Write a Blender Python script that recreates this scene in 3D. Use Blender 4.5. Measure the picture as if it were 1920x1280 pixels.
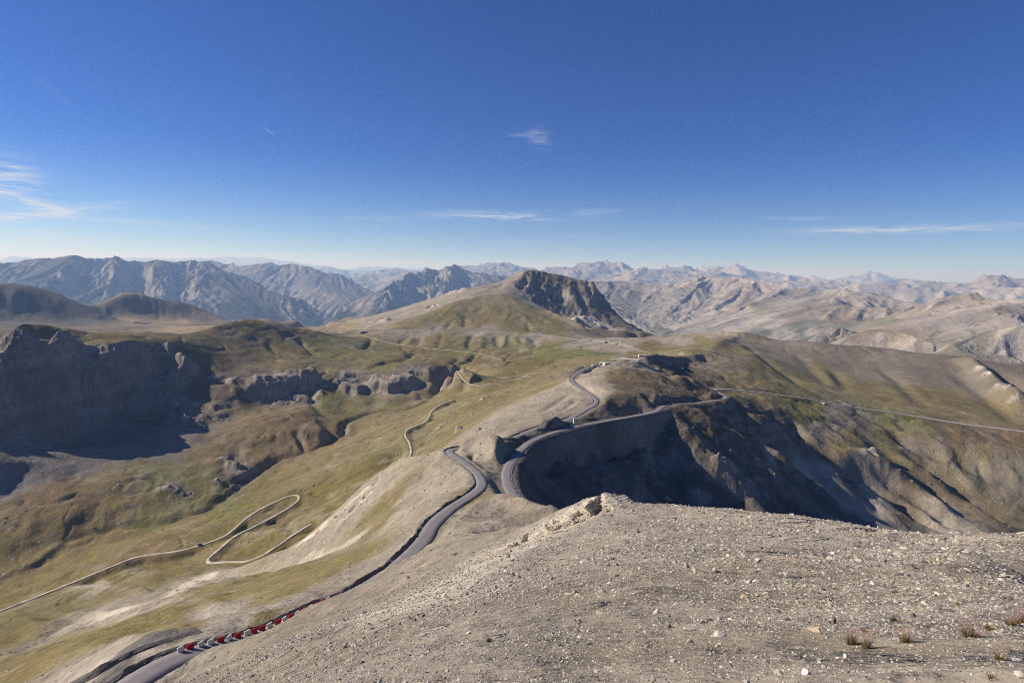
import bpy, math, random, time
import numpy as np
from mathutils import Matrix, Vector
from mathutils.geometry import delaunay_2d_cdt
T0 = time.time()
def log(*a): print('[%.1fs]' % (time.time() - T0), *a, flush=True)
for o in list(bpy.data.objects): bpy.data.objects.remove(o)
S = bpy.context.scene
COL = S.collection
R = math.radians

# ------------------------------------------------------------------ camera
PITCH, ROLL, LENS = R(6.85), R(1.4), 20.0
cam_d = bpy.data.cameras.new('camera'); cam_d.lens = LENS; cam_d.sensor_width = 36
cam_d.clip_start = 0.1; cam_d.clip_end = 300000
cam = bpy.data.objects.new('camera', cam_d); COL.objects.link(cam)
CM = Matrix.Rotation(math.pi / 2 - PITCH, 3, 'X') @ Matrix.Rotation(ROLL, 3, 'Z')
cam.matrix_world = CM.to_4x4()
S.camera = cam
CMn = np.array(CM)
F = LENS / 36 * 1920
def ray(u, v):
    """pixel of the 1920x1280 photograph -> (azimuth, tangent of elevation)"""
    d = CMn @ np.array([(u - 960) / F, (640 - v) / F, -1.0])
    h = math.hypot(d[0], d[1])
    return math.atan2(d[0], d[1]), d[2] / h
# ------------------------------------------------------------------ sun and sky
SUN_AZ, SUN_EL = R(-82), R(31.5)
sd = Vector((math.sin(SUN_AZ) * math.cos(SUN_EL), math.cos(SUN_AZ) * math.cos(SUN_EL), math.sin(SUN_EL)))
sun = bpy.data.lights.new('sun', 'SUN'); sun.energy = 5.0; sun.angle = R(0.53); sun.color = (1, 0.90, 0.77)
so = bpy.data.objects.new('sun', sun); COL.objects.link(so)
so.rotation_euler = sd.to_track_quat('Z', 'Y').to_euler()
W = bpy.data.worlds.new('World'); S.world = W; W.use_nodes = True
nt = W.node_tree; bg = nt.nodes['Background']
sky = nt.nodes.new('ShaderNodeTexSky'); sky.sky_type = 'NISHITA'; sky.sun_disc = False
sky.sun_elevation = SUN_EL; sky.sun_rotation = SUN_AZ
sky.altitude = 2860; sky.air_density = 1.0; sky.dust_density = 0.0; sky.ozone_density = 4.0
tint = nt.nodes.new('ShaderNodeVectorMath'); tint.operation = 'MULTIPLY'; 
nt.links.new(sky.outputs[0], tint.inputs[0]); nt.links.new(tint.outputs[0], bg.inputs[0]); bg.inputs[1].default_value = 0.062
def wn(t, **kw):
    n = nt.nodes.new(t)
    for k, v in kw.items(): setattr(n, k, v)
    return n
def wm(op, a, b=None, c=None):
    n = wn('ShaderNodeMath', operation=op)
    for i, x in enumerate((a, b, c)):
        if x is None: continue
        if hasattr(x, 'is_output'): nt.links.new(x, n.inputs[i])
        else: n.inputs[i].default_value = x
    return n.outputs[0]
_tc = wn('ShaderNodeTexCoord'); _sp = wn('ShaderNodeSeparateXYZ'); nt.links.new(_tc.outputs['Generated'], _sp.inputs[0])
_az = wm('ARCTAN2', _sp.outputs[0], _sp.outputs[1]); _el = wm('ARCSINE', _sp.outputs[2])
_cb = wn('ShaderNodeCombineXYZ'); nt.links.new(wm('MULTIPLY', _az, 8.0), _cb.inputs[0]); nt.links.new(wm('MULTIPLY', _el, 80.0), _cb.inputs[1])
_no = wn('ShaderNodeTexNoise'); _no.inputs['Scale'].default_value = 1.6; _no.inputs['Detail'].default_value = 7; _no.inputs['Roughness'].default_value = 0.62; _no.inputs['Distortion'].default_value = 0.9
nt.links.new(_cb.outputs[0], _no.inputs['Vector'])
_acc = None
_hz = wn('ShaderNodeMapRange', interpolation_type='SMOOTHSTEP'); _hz.inputs['From Min'].default_value = 0.0; _hz.inputs['From Max'].default_value = R(12); nt.links.new(_el, _hz.inputs['Value'])
_tm = wn('ShaderNodeMix', data_type='RGBA'); nt.links.new(_hz.outputs[0], _tm.inputs['Factor']); _tm.inputs['A'].default_value = (.92, 1.0, 1.18, 1); _tm.inputs['B'].default_value = (0.32, 0.62, 1.18, 1)   # deep high-altitude blue
nt.links.new(_tm.outputs['Result'], tint.inputs[1])
# thin cirrus: (u, v, half width, half height, rise, strength) seen from the summit
for cu, cv, cw, ch, ck, cs in ((10, 345, 60, 22, .10, .95), (30, 372, 95, 8, -.10, 1.2), (80, 400, 120, 9, .18, 1.4), (20, 320, 40, 28, 0, .6), (250, 416, 190, 6, .0, .42), (60, 445, 300, 16, .02, .4), (930, 405, 110, 7, .03, .8), (700, 410, 60, 4, .05, .35), (1110, 398, 45, 6, .05, .35),
        (1010, 258, 17, 14, -.2, .45), (985, 252, 26, 3, .1, .3), (1660, 431, 170, 7, .03, .85), (1500, 410, 60, 4, -.02, .3), (1840, 424, 90, 6, .05, .5), (730, 447, 60, 3, 0, .25), (1000, 457, 90, 3, 0, .2), (1100, 444, 50, 3, 0, .2), (505, 246, 12, 1.5, -.5, .3), (100, 172, 40, 8, -.5, .08)):
    _a, _t = ray(cu, cv); _e = math.atan(_t)
    k_ = math.cos(_a) / F
    da = wm('MULTIPLY', wm('SUBTRACT', _az, _a), 1 / (cw * math.cos(_a) ** 2 / F)); sl0 = (ck - math.tan(ROLL)) * cw / ch
    de = wm('SUBTRACT', wm('MULTIPLY', wm('SUBTRACT', _el, _e), 1 / (ch * k_)), wm('MULTIPLY', da, sl0))
    m_ = wm('EXPONENT', wm('MULTIPLY', wm('ADD', wm('MULTIPLY', da, da), wm('MULTIPLY', de, de)), -1.0))
    m_ = wm('MULTIPLY', m_, cs); _acc = m_ if _acc is None else wm('ADD', _acc, m_)
_th = wm('MULTIPLY', wm('MAXIMUM', wm('SUBTRACT', _no.outputs['Fac'], 0.40), 0.0), 4.0)
_fc = wm('MINIMUM', wm('MULTIPLY', _acc, _th), 0.85)
_mx = wn('ShaderNodeMix', data_type='RGBA'); nt.links.new(_fc, _mx.inputs['Factor']); nt.links.new(tint.outputs[0], _mx.inputs['A']); _mx.inputs['B'].default_value = (8.0, 8.4, 9.6, 1)
nt.links.new(_mx.outputs['Result'], bg.inputs[0])
S.view_settings.view_transform = 'Standard'; S.view_settings.look = 'None'
S.view_settings.exposure = 0.45; S.view_settings.gamma = 1.0
S.cycles.use_denoising = True; S.cycles.denoising_prefilter = 'NONE'; S.cycles.filter_width = 0.95; S.cycles.max_bounces = 4; S.cycles.diffuse_bounces = 2; S.cycles.volume_bounces = 1

# ------------------------------------------------------------------ noise helpers
_T = np.random.RandomState(7).rand(16, 256 * 256).astype(np.float32) * 2 - 1
def vn(x, y, seed=0):
    """smooth value noise, period 256 cells"""
    xi = np.floor(x); yi = np.floor(y)
    fx = (x - xi).astype(np.float32); fy = (y - yi).astype(np.float32)
    xi = xi.astype(np.int64) & 255; yi = yi.astype(np.int64) & 255
    x1 = (xi + 1) & 255; y1 = (yi + 1) & 255
    fx = fx * fx * fx * (fx * (fx * 6 - 15) + 10); fy = fy * fy * fy * (fy * (fy * 6 - 15) + 10)
    T = _T[seed & 15]
    a = T[yi * 256 + xi]; b = T[yi * 256 + x1]; c = T[y1 * 256 + xi]; d = T[y1 * 256 + x1]
    a += (b - a) * fx; c += (d - c) * fx
    return a + (c - a) * fy
_cs = [(math.cos(0.5 + 1.3 * k), math.sin(0.5 + 1.3 * k)) for k in range(12)]
def fbm(x, y, lam, octs=4, seed=0, gain=0.5, ridged=False):
    out = 0; amp = 1.0; tot = 0
    for k in range(octs):
        c, s_ = _cs[k]
        n = vn((x * c + y * s_) / lam + 17.3 * k, (y * c - x * s_) / lam - 9.1 * k, seed + k)
        if ridged: n = 1 - 2 * np.abs(n)
        out = out + amp * n; tot += amp; amp *= gain; lam *= 0.49
    return out / tot
def gk(sig):
    n = int(3 * sig + 1); k = np.exp(-0.5 * (np.arange(-n, n + 1) / sig) ** 2); return (k / k.sum()).astype(np.float32)
def blur(A, sig):
    k = gk(sig); n = len(k) // 2
    P = np.pad(A, ((n, n), (0, 0)), mode='edge'); B = np.zeros_like(A)
    for i, w in enumerate(k): B += w * P[i:i + A.shape[0]]
    P = np.pad(B, ((0, 0), (n, n)), mode='edge'); C = np.zeros_like(A)
    for i, w in enumerate(k): C += w * P[:, i:i + A.shape[1]]
    return C
def sstep(a, b, x):
    t = np.clip((x - a) / (b - a), 0, 1); return t * t * (3 - 2 * t)

# ------------------------------------------------------------------ terrain grid, log-polar about the summit
def ctl(p):
    """(u, v, r) or (u, v, -z) or ('p', az_deg, r, z) -> (az, ln r, z/r)"""
    if p[0] == 'p': return R(p[1]), math.log(p[2]), p[3] / p[2]
    a, t = ray(p[0], p[1])
    r = p[2] if p[2] > 0 else p[2] / t
    return a, math.log(r), t

class Sheet:
    def __init__(s, a0, a1, s0, s1, h):
        s.a0, s.a1, s.s0, s.s1, s.h = a0, a1, s0, s1, h
        s.na = int((a1 - a0) / h) + 1; s.ns = int((s1 - s0) / h) + 1
        s.lines = []
    def add(s, *pts, back=None, soft=False):
        L = [ctl(p) for p in pts]
        s.lines.append((L, soft))
        if back:                                    # ground falling away behind a crest
            for k, (dr, slope) in enumerate(back):
                B = []
                for a, q, t in L:
                    r = math.exp(q); z = t * r; r2 = r + dr
                    B.append((a, math.log(r2), (z - slope * dr) / r2))
                s.lines.append((B, True))
    def pts(s, *P):
        for p in P: s.lines.append(([ctl(p)], True))
    def solve(s, sig=(10, 5, 2.5, 1.2)):
        V, E = [], []
        dense = []
        for L, soft in s.lines:
            prev = None
            for i, q in enumerate(L):
                if i:
                    p = L[i - 1]; n = max(1, int(math.hypot(q[0] - p[0], q[1] - p[1]) / 0.05))
                    for k in range(1, n):
                        f = k / n; V.append(tuple(p[j] + (q[j] - p[j]) * f for j in range(3))); E.append((prev, len(V) - 1)); prev = len(V) - 1
                    m = max(1, int(math.hypot(q[0] - p[0], q[1] - p[1]) / s.h))
                    for k in range(m): f = k / m; dense.append(tuple(p[j] + (q[j] - p[j]) * f for j in range(3)))
                V.append(q)
                if prev is not None: E.append((prev, len(V) - 1))
                prev = len(V) - 1
                dense.append(q)
        res = delaunay_2d_cdt([Vector((v[0], v[1])) for v in V], E, [], 0, 1e-5)
        nv, ne, nf, ov = res[0], res[1], res[2], res[3]
        tv = []
        for i, p in enumerate(nv):
            if ov[i]: tv.append(sum(V[k][2] for k in ov[i]) / len(ov[i]))
            else:                                   # crossing of two edges: take the nearest input value
                j = min(range(len(V)), key=lambda k: (V[k][0] - p[0]) ** 2 + (V[k][1] - p[1]) ** 2); tv.append(V[j][2])
        G = np.full((s.ns, s.na), np.nan, np.float32)
        for f in nf:
            if len(f) != 3: continue
            (xa, ya), (xb, yb), (xc, yc) = [((nv[k][0] - s.a0) / s.h, (nv[k][1] - s.s0) / s.h) for k in f]
            x0, x1 = max(0, int(min(xa, xb, xc))), min(s.na - 1, int(max(xa, xb, xc)) + 1)
            y0, y1 = max(0, int(min(ya, yb, yc))), min(s.ns - 1, int(max(ya, yb, yc)) + 1)
            if x1 < x0 or y1 < y0: continue
            X, Y = np.meshgrid(np.arange(x0, x1 + 1), np.arange(y0, y1 + 1))
            D = (yb - yc) * (xa - xc) + (xc - xb) * (ya - yc)
            if abs(D) < 1e-9: continue
            w0 = ((yb - yc) * (X - xc) + (xc - xb) * (Y - yc)) / D
            w1 = ((yc - ya) * (X - xc) + (xa - xc) * (Y - yc)) / D
            w2 = 1 - w0 - w1
            m = (w0 > -1e-3) & (w1 > -1e-3) & (w2 > -1e-3)
            val = w0 * tv[f[0]] + w1 * tv[f[1]] + w2 * tv[f[2]]
            sub = G[y0:y1 + 1, x0:x1 + 1]; sub[m] = val[m]
        bad = np.isnan(G)
        if bad.any():
            log('unfilled cells', bad.sum())
            for _ in range(3000):
                bad = np.isnan(G)
                if not bad.any(): break
                for ax in (0, 1):
                    for sh in (1, -1):
                        Rl = np.roll(G, sh, ax); m = np.isnan(G) & ~np.isnan(Rl); G[m] = Rl[m]
        Mc = np.zeros_like(G); Cc = np.zeros_like(G)
        for a, q, t in dense:
            i = int(round((q - s.s0) / s.h)); j = int(round((a - s.a0) / s.h))
            if 0 <= i < s.ns and 0 <= j < s.na: Mc[i, j] += 1; Cc[i, j] += t
        m = Mc > 0; Cc[m] /= Mc[m]; Mk = m.astype(np.float32)
        t = blur(G, sig[0])
        for sg in sig:
            Rr = np.where(m, Cc - t, 0).astype(np.float32)
            w = blur(Mk, sg); pk = gk(sg).max()
            t = t + blur(Rr, sg) / (w + 0.10 * pk)
            if sg > 3: t = blur(t, sg * 0.25)
        s.t = t
        s.A = s.a0 + s.h * np.arange(s.na, dtype=np.float32)
        s.Sg = s.s0 + s.h * np.arange(s.ns, dtype=np.float32)
        s.r = np.exp(s.Sg)[:, None]
        s.z = t * s.r
        s.grad()
    def grad(s):
        gs, ga = np.gradient(s.z, s.h)
        s.gr = gs / s.r; s.gt = ga / s.r            # radial and tangential slope
    def samp(s, A, x, y):
        """bilinear sample in cell coordinates"""
        x = np.clip(x, 0, s.na - 1.001); y = np.clip(y, 0, s.ns - 1.001)
        xi = x.astype(np.int32); yi = y.astype(np.int32); fx = x - xi; fy = y - yi
        f = A.ravel(); k = yi * s.na + xi
        return (f[k] * (1 - fx) + f[k + 1] * fx) * (1 - fy) + (f[k + s.na] * (1 - fx) + f[k + s.na + 1] * fx) * fy
    def at(s, a, q, A=None):
        A = s.z if A is None else A
        return float(s.samp(A, np.array([(a - s.a0) / s.h]), np.array([(q - s.s0) / s.h]))[0])
    def zxy(s, x, y, A=None):
        x = np.asarray(x, float); y = np.asarray(y, float)
        return s.samp(s.z if A is None else A, (np.arctan2(x, y) - s.a0) / s.h, (np.log(np.hypot(x, y)) - s.s0) / s.h)
    def hit(s, u, v, rmin=0):
        """first ground met by the ray through a pixel of the photograph"""
        a, t = ray(u, v); x = (a - s.a0) / s.h
        col = s.samp(s.z, np.full(s.ns, x), np.arange(s.ns, dtype=float)) / s.r[:, 0]
        ok = np.nonzero((col >= t) & (s.r[:, 0] > rmin))[0]
        if len(ok) == 0: return None
        i = ok[0]; f = 0
        if i > 0 and col[i - 1] < t: f = (t - col[i - 1]) / (col[i] - col[i - 1] + 1e-9) - 1
        r = math.exp(s.s0 + (i + f) * s.h)
        return r * math.sin(a), r * math.cos(a), r * t
    def lic(s, lam, n=8, seed=0, rows=None):
        """noise smeared along the fall line: ribs and rills"""
        y0, y1 = rows or (0, s.ns)
        Y, X = np.meshgrid(np.arange(y0, y1, dtype=np.float32), np.arange(s.na, dtype=np.float32), indexing='ij')
        sm = max(1.0, 0.3)
        gr = blur(s.gr, 3.0); gt = blur(s.gt, 3.0); g = np.hypot(gr, gt) + 1e-4; gr /= g; gt /= g
        out = 0; tot = 0
        for sign in (1, -1):
            x, y = X.copy(), Y.copy()
            for k in range(n):
                r = np.exp(s.s0 + y * s.h); a = s.a0 + x * s.h
                if not (k == 0 and sign == -1):
                    w = math.exp(-(k / n) ** 2 * 2); out = out + w * vn(r * np.sin(a) / lam, r * np.cos(a) / lam, seed); tot += w
                dy = s.samp(gr, x, y) * sign; dx = s.samp(gt, x, y) * sign
                st = np.minimum(lam * 0.7 / r / s.h, 30)
                x = np.clip(x + dx * st, 0, s.na - 1); y = np.clip(y + dy * st, 0, s.ns - 1)
        out = out / tot; ok = np.exp(s.s0 + Y * s.h) > 4 * lam
        return (out / (out[ok].std() + 1e-6)).astype(np.float32)

# ------------------------------------------------------------------ the near terrain: summit slope, road ridge, valley, crags
G = Sheet(R(-62), R(62), math.log(1.5), math.log(5600), 0.004)
g = G.add
# edges of the sheet
LB = [(1.5, -1.75), (5, -4), (20, -14), (100, -75), (400, -250), (700, -340), (1000, -352), (1400, -335), (1700, -260), (2300, -230), (3300, -150), (4200, -420), (5600, -800)]
RB = [(1.5, -1.75), (5, -3.9), (20, -11), (60, -33), (150, -95), (500, -260), (900, -330), (1200, -270), (1700, -185), (2400, -300), (3300, -400), (5600, -650)]
g(*[('p', -62.1, r, z) for r, z in LB], soft=True); g(*[('p', 62.1, r, z) for r, z in RB], soft=True)
g(*[('p', a, 1.5, -1.75) for a in range(-62, 63, 4)], soft=True)
g(*[('p', a, 5600, -800 + (a + 62) * 1.2) for a in range(-62, 63, 4)], soft=True)
# summit slope, by rows
g((1990, 1280, 5.0), (1600, 1280, 5.0), (1200, 1280, 5.2), (900, 1280, 6.6), (700, 1280, 9.5), (560, 1280, 15), (450, 1280, 30), (380, 1280, 50), (320, 1280, 70), soft=True)
g((2000, 1200, 8), (1600, 1200, 8), (1200, 1200, 8.6), (900, 1200, 11.5), (700, 1200, 20), (560, 1200, 40), (500, 1200, 70), soft=True)
g((2000, 1120, 14), (1600, 1120, 14), (1300, 1120, 14.5), (1000, 1120, 18), (850, 1120, 30), (740, 1120, 60), (690, 1115, 90), soft=True)
g((2000, 1050, 24), (1600, 1050, 23), (1300, 1050, 24), (1100, 1050, 31), (950, 1050, 48), (850, 1050, 82), (800, 1045, 112), soft=True)
g((1500, 1000, 38), (1300, 1000, 38), (1150, 1000, 47), (1000, 1000, 66), (900, 1000, 118), (850, 1000, 150), soft=True)
# its lower edge, just above the outer road
g((300, 1292, -62.5), (325, 1264, -62.5), (350, 1242, -63), (385, 1220, -63), (420, 1207, -63.3), (500, 1180, -65), (600, 1134, -67.3), (700, 1082, -69.6), (745, 1055, -71.9), (768, 1046, -75.5))
# its crest
g((1000, 985, 78), (1040, 968, 80), (1060, 958, 80), (1085, 950, 76), (1100, 933, 72), (1118, 925, 69), (1150, 924, 67), (1180, 933, 66), (1250, 941, 63), (1350, 957, 58), (1500, 976, 50), (1600, 986, 46), (1700, 996, 42), (1800, 1003, 39), (1920, 1012, 36), (2080, 1030, 33),
  back=[(14, 0.62), (60, 0.68), (120, 0.70)])
# shoulder below it, seen against the shaded bowl
g((948, 917, 246), (962, 936, 226), (985, 947, 200), (1010, 946, 185), (1035, 953, 170), (1055, 962, 155), back=[(8, 0.75)])
g((900, 960, 190), (950, 965, 185), (1000, 965, 158), soft=True)
g((900, 1000, 118), (950, 1000, 95), (990, 985, 110), soft=True)
# outer road (left) and inner road (right)
ROAD_A = [(160, 1340, -60), (215, 1305, -61.5), (265, 1268, -63), (310, 1240, -64.5), (352, 1226, -66), (420, 1216, -68.3), (500, 1193, -70.8), (600, 1147, -73.4), (700, 1095, -75.3), (757, 1053, -76.4), (795, 1010, -77.8), (815, 980, -81), (850, 950, -85.2), (888, 926, -90), (904, 908, -94), (893, 885, -98.3), (868, 864, -103.2), (846, 850, -107.4), (845, 843, -110), (868, 839, -114), (905, 836, -118.5), (950, 826, -121.5), (985, 811, -123), (1015, 800, -125), (1045, 792, -127), (1068, 785, -127), (1092, 772, -125.5), (1118, 755, -124), (1112, 742, -123), (1085, 724, -122), (1073, 712, -121.5), (1080, 701, -121), (1100, 690, -120), (1128, 682, -118.5), (1150, 678, -117.5)]
ROAD_B = [(1010, 1000, 205), (985, 965, 222), (972, 940, 235), (956, 915, 252), (950, 893, 275), (957, 868, 305), (975, 845, 340), (1000, 826, 380), (1035, 812, 420), (1085, 799, 465), (1130, 790, -126.8), (1170, 783, -128.5), (1210, 776, -130.2), (1232, 770, -131), (1243, 762, -132), (1262, 757, -134), (1300, 756, -139), (1345, 750, -145), (1362, 745, -148), (1352, 738, -151), (1336, 731, -154)]
ROAD_C = [(1336, 731, -154), (1352, 729, -156.5), (1400, 732, -164), (1450, 738, -172), (1540, 751, -186), (1600, 762, -195), (1700, 777, 1075), (1800, 793, 1095), (1920, 808, 1115), (2080, 828, 1150)]
ROAD_D = [(640, 619, 2150), (690, 617, 2080), (760, 618, 2020), (850, 620, 1980), (950, 623, 1930), (1020, 628, 1850), (1100, 638, 1700), (1140, 644, 1600), (1180, 652, 1500), (1215, 660, 1400), (1240, 664, 1340)]
TRACK_E = [(600, 622, 2050), (650, 630, 1950), (680, 629, 1900), (720, 640, 1820), (780, 650, 1740), (850, 657, 1660), (900, 663, 1600), (942, 675, 1520)]
TRACK_F = [(-60, 1168, -304), (0, 1144, -300), (100, 1106, -296), (200, 1065, -290), (260, 1043, -287), (330, 1033, -284), (375, 1022, -283), (420, 1005, -281), (443, 988, -280), (470, 965, -278), (510, 943, -276), (545, 929, -275), (558, 928, -274), (560, 935, -272), (545, 949, -270), (500, 975, -268), (470, 990, -267), (440, 1005, -266), (415, 1026, -265), (395, 1043, -264), (388, 1050, -263), (396, 1055, -261), (418, 1053, -259), (470, 1050, -250), (512, 1027, -243), (545, 1005, -240), (583, 982, -238)]
TRACK_G = [(755, 868, -226), (764, 860, -225), (771, 848, -225), (768, 830, -226), (760, 815, -226), (766, 804, -226), (798, 790, -225), (812, 768, -223), (830, 757, -222), (850, 750, -221)]
TRACK_H = [(857, 695, 1250), (866, 707, 1180), (876, 717, 1120), (897, 723, 1080), (925, 716, 1110)]
for rd in (ROAD_A, ROAD_B, ROAD_C, ROAD_D, TRACK_E, TRACK_F, TRACK_G, TRACK_H): g(*rd)
# knolls between the roads
g((868, 830, 350), (900, 820, 345), (930, 817, 335), (940, 830, 325), (943, 850, 308), (944, 880, 284), (945, 898, 267), (940, 911, 256), (948, 917, 246))
g((880, 845, 335), (900, 860, 315), (920, 885, 285), soft=True)
g((1010, 806, 430), (1025, 793, 440), (1045, 787, 448), (1058, 790, 452), (1070, 797, 455))
# ridge that divides light from shade and the knoll at its top
g((1085, 790, -126), (1105, 779, -124), (1135, 762, -122.3), (1148, 746, -121), (1155, 727, -119.5), (1148, 708, -117.5), (1135, 686, -114.5), (1120, 683, -115))
g((1120, 683, -114), (1140, 676, -112), (1165, 670, -111), (1200, 666, -112), (1225, 667, -119), (1255, 669, -133), back=[(50, 0.5), (160, 0.42)])
g((1255, 669, -133), (1285, 666, -144), (1320, 657, -147), (1345, 645, -147), (1365, 628, -147.5), (1378, 619, 1600))
g((1200, 700, -117), (1250, 705, -125), (1300, 718, -138), soft=True); g((1180, 740, -123), (1240, 735, -128), (1290, 735, -135), (1320, 742, -143), soft=True)
g((1180, 760, -126.5), (1220, 755, -128.5), soft=True); g((1280, 690, -135), (1330, 710, -147), soft=True)
# light scree flank on its left, then grass down to the stream
g((890, 805, 510), (920, 785, 545), (960, 762, 590), (1000, 740, 635), (1040, 716, 680), (1070, 699, 715), soft=True)
g((855, 820, 580), (890, 785, 650), (940, 750, 740), (990, 724, 810), (1040, 704, 870), (1085, 688, 930), soft=True)
g((1000, 705, 1130), (1050, 690, 1200), (960, 720, 1050), soft=True)
g((690, 862, -238), (760, 790, -250), (850, 745, -235), (900, 720, -228), (960, 700, -222), (1040, 680, -212), soft=True)
g((600, 900, -262), (650, 860, -266), (700, 800, -272), (800, 760, -262), (880, 705, -250), soft=True)
# stream
STREAM = [(-60, 1104, -345), (0, 1082, -342), (60, 1060, -340), (100, 1030, -337), (150, 1003, -334), (220, 985, -331), (300, 975, -328), (380, 955, -324), (430, 920, -319), (480, 885, -314), (520, 860, -310), (570, 845, -306), (640, 810, -300), (645, 790, -296), (700, 770, -288), (780, 760, -278), (830, 725, -267), (865, 700, -257)]
g(*STREAM)
# hillside below the outer road
g((515, 1032, -205), (590, 985, -188), (640, 945, -172), (700, 892, -152), (760, 862, -134), (795, 852, -122), (825, 844, -112), back=[(25, 0.8), (70, 0.62)])
g((700, 960, -134), (760, 920, -124), (820, 885, -108), soft=True)
g((640, 1040, -135), (700, 1010, -114), (750, 985, -102), (800, 940, -98), soft=True)
g((520, 1060, -180), (600, 1040, -150), soft=True)
g((400, 1160, -98), (500, 1130, -96), (600, 1095, -92), (700, 1045, -90), (760, 1010, -86), soft=True)
g((240, 1130, -188), (330, 1125, -160), (420, 1110, -140), soft=True)
g((240, 1188, -95), (290, 1178, -88), (340, 1185, -80), soft=True)
g((130, 1290, -80), (180, 1250, -79), (230, 1205, -82), (262, 1192, -79), (300, 1200, -73), (350, 1200, -72), (430, 1195, -71), soft=True)
g((-60, 1290, -145), (0, 1262, -150), (70, 1240, -130), (150, 1215, -118), (220, 1195, -105), soft=True)
g((-60, 1230, -220), (50, 1200, -205), (150, 1160, -220), (260, 1118, -218), (390, 1075, -225), soft=True)
g((-60, 1190, -275), (100, 1150, -262), (200, 1110, -258), (300, 1075, -262), (400, 1070, -240), soft=True)
# left slopes up to the crag
g(('p', -50, 800, -340), ('p', -50, 1000, -330), ('p', -50, 1250, -320), ('p', -50, 1450, -300), ('p', -50, 1650, -260), soft=True)  # unseen ground left of view, shaped low to keep its shadow off the talus
g((-60, 1010, -324), (60, 980, -319), (150, 950, -316), (250, 930, -315), (350, 900, -313), (440, 860, -307), soft=True)
g((-60, 945, -306), (0, 918, -302), (60, 888, -299), (110, 872, 1040), (180, 857, 1085), (230, 842, 1115), (270, 822, 1145), (310, 800, 1180), soft=True)
g((-60, 885, 1010), (0, 862, 1050), (40, 838, 1115), (90, 818, 1185), (140, 806, 1240), (190, 812, 1240), (240, 795, 1260), (285, 770, 1290), (305, 740, 1320), (330, 708, 1350))
g((-160, 900, 1040), (-50, 855, 1070), (0, 655, 1270), (30, 641, 1310), (60, 632, 1350), (110, 648, 1370), (150, 645, 1390), (215, 642, 1400), (260, 640, 1420), (312, 641, 1440), (322, 662, 1420), (330, 680, 1400))  # points left of view are dropped so the unseen wall casts no shadow
g((-160, 870, 1250), (-50, 810, 1340), (0, 628, 1420), (30, 622, 1480), (60, 619, 1500), (95, 620, 1520), (130, 624, 1520), (200, 624, 1540), (280, 623, 1560), (330, 626, 1580), (370, 622, 1620), (400, 612, 1650), (430, 602, 1690), (460, 597, 1720), (500, 601, 1760), (550, 610, 1800), (600, 620, 1860), (650, 628, 1930), back=[(60, 0.25), (300, 0.3)])
g((340, 700, 1360), (400, 690, 1400), (450, 660, 1500), (520, 650, 1580), (600, 650, 1620), (680, 645, 1700), soft=True)
g((320, 780, 1260), (400, 760, 1260), (440, 730, 1300), (480, 705, 1360), (540, 706, 1350), (590, 700, 1360), (640, 690, 1420), soft=True)
g((400, 800, 1180), (470, 768, 1240), (500, 762, 1262), (560, 747, 1270), (600, 722, 1310), (640, 720, 1330), soft=True)
g((480, 795, 1120), (540, 780, 1130), (610, 800, 1060), soft=True); g((470, 860, 990), (540, 840, 1010), (610, 830, 1030), soft=True)
g((690, 702, 1360), (740, 698, 1370), (790, 690, 1390), (830, 688, 1380)); g((680, 737, 1260), (740, 732, 1270), (800, 716, 1310), (850, 705, 1290), soft=True)
g((700, 675, 1500), (780, 675, 1480), (860, 680, 1430), (940, 690, 1330), soft=True)
# flats below the far road
g((960, 650, 1700), (1050, 655, 1560), (1150, 660, 1420), (1200, 663, 1350), soft=True)
g((1000, 672, 1400), (1060, 672, 1350), (1120, 671, 1270), (1180, 668, 1200), soft=True)
# the central mountain: grassy dome, then the summit with its cliff
g((640, 604, 2550), (700, 606, 2350), (760, 600, 2280), (800, 590, 2280), (850, 567, 2350), (900, 553, 2420), (945, 549, 2430), (968, 556, 2400), (1010, 578, 2300), (1060, 600, 2200), (1100, 614, 2120), (1118, 626, 2040), back=[(60, 0.15)])
g((760, 610, 2120), (850, 606, 2120), (950, 606, 2100), (1030, 614, 2030), soft=True)
g((590, 614, 2450), (620, 606, 2600), (650, 598, 2750), (690, 597, 2750), (740, 581, 2750), (780, 570, 2750), (850, 548, 2800), (900, 538, 2800), (940, 527, 2820), (968, 513, 2850), (985, 505, 2860), (1000, 505, 2880), (1020, 508, 2900), (1050, 515, 2900), (1080, 523, 2900), (1105, 528, 2900), (1117, 535, 2880), (1124, 548, 2850), (1134, 570, 2800), (1160, 584, 2750), (1175, 600, 2700), (1200, 615, 2600), (1230, 628, 2500), (1250, 634, 2420), back=[(150, 0.4), (700, 0.45)])
g((968, 516, 2840), (962, 530, 2740), (957, 545, 2640), (975, 556, 2560), soft=False)
g((985, 508, 2850), (1010, 520, 2840), (1050, 524, 2850), (1100, 535, 2860))
g((975, 558, 2540), (1000, 565, 2600), (1030, 575, 2640), (1070, 588, 2620), (1120, 600, 2600), (1160, 612, 2560), (1200, 625, 2460))
g((1060, 604, 2330), (1100, 614, 2300), (1150, 625, 2250), (1200, 632, 2250), soft=True)
g((1120, 632, 1950), (1160, 637, 1880), (1200, 637, 1850), soft=True)
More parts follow.
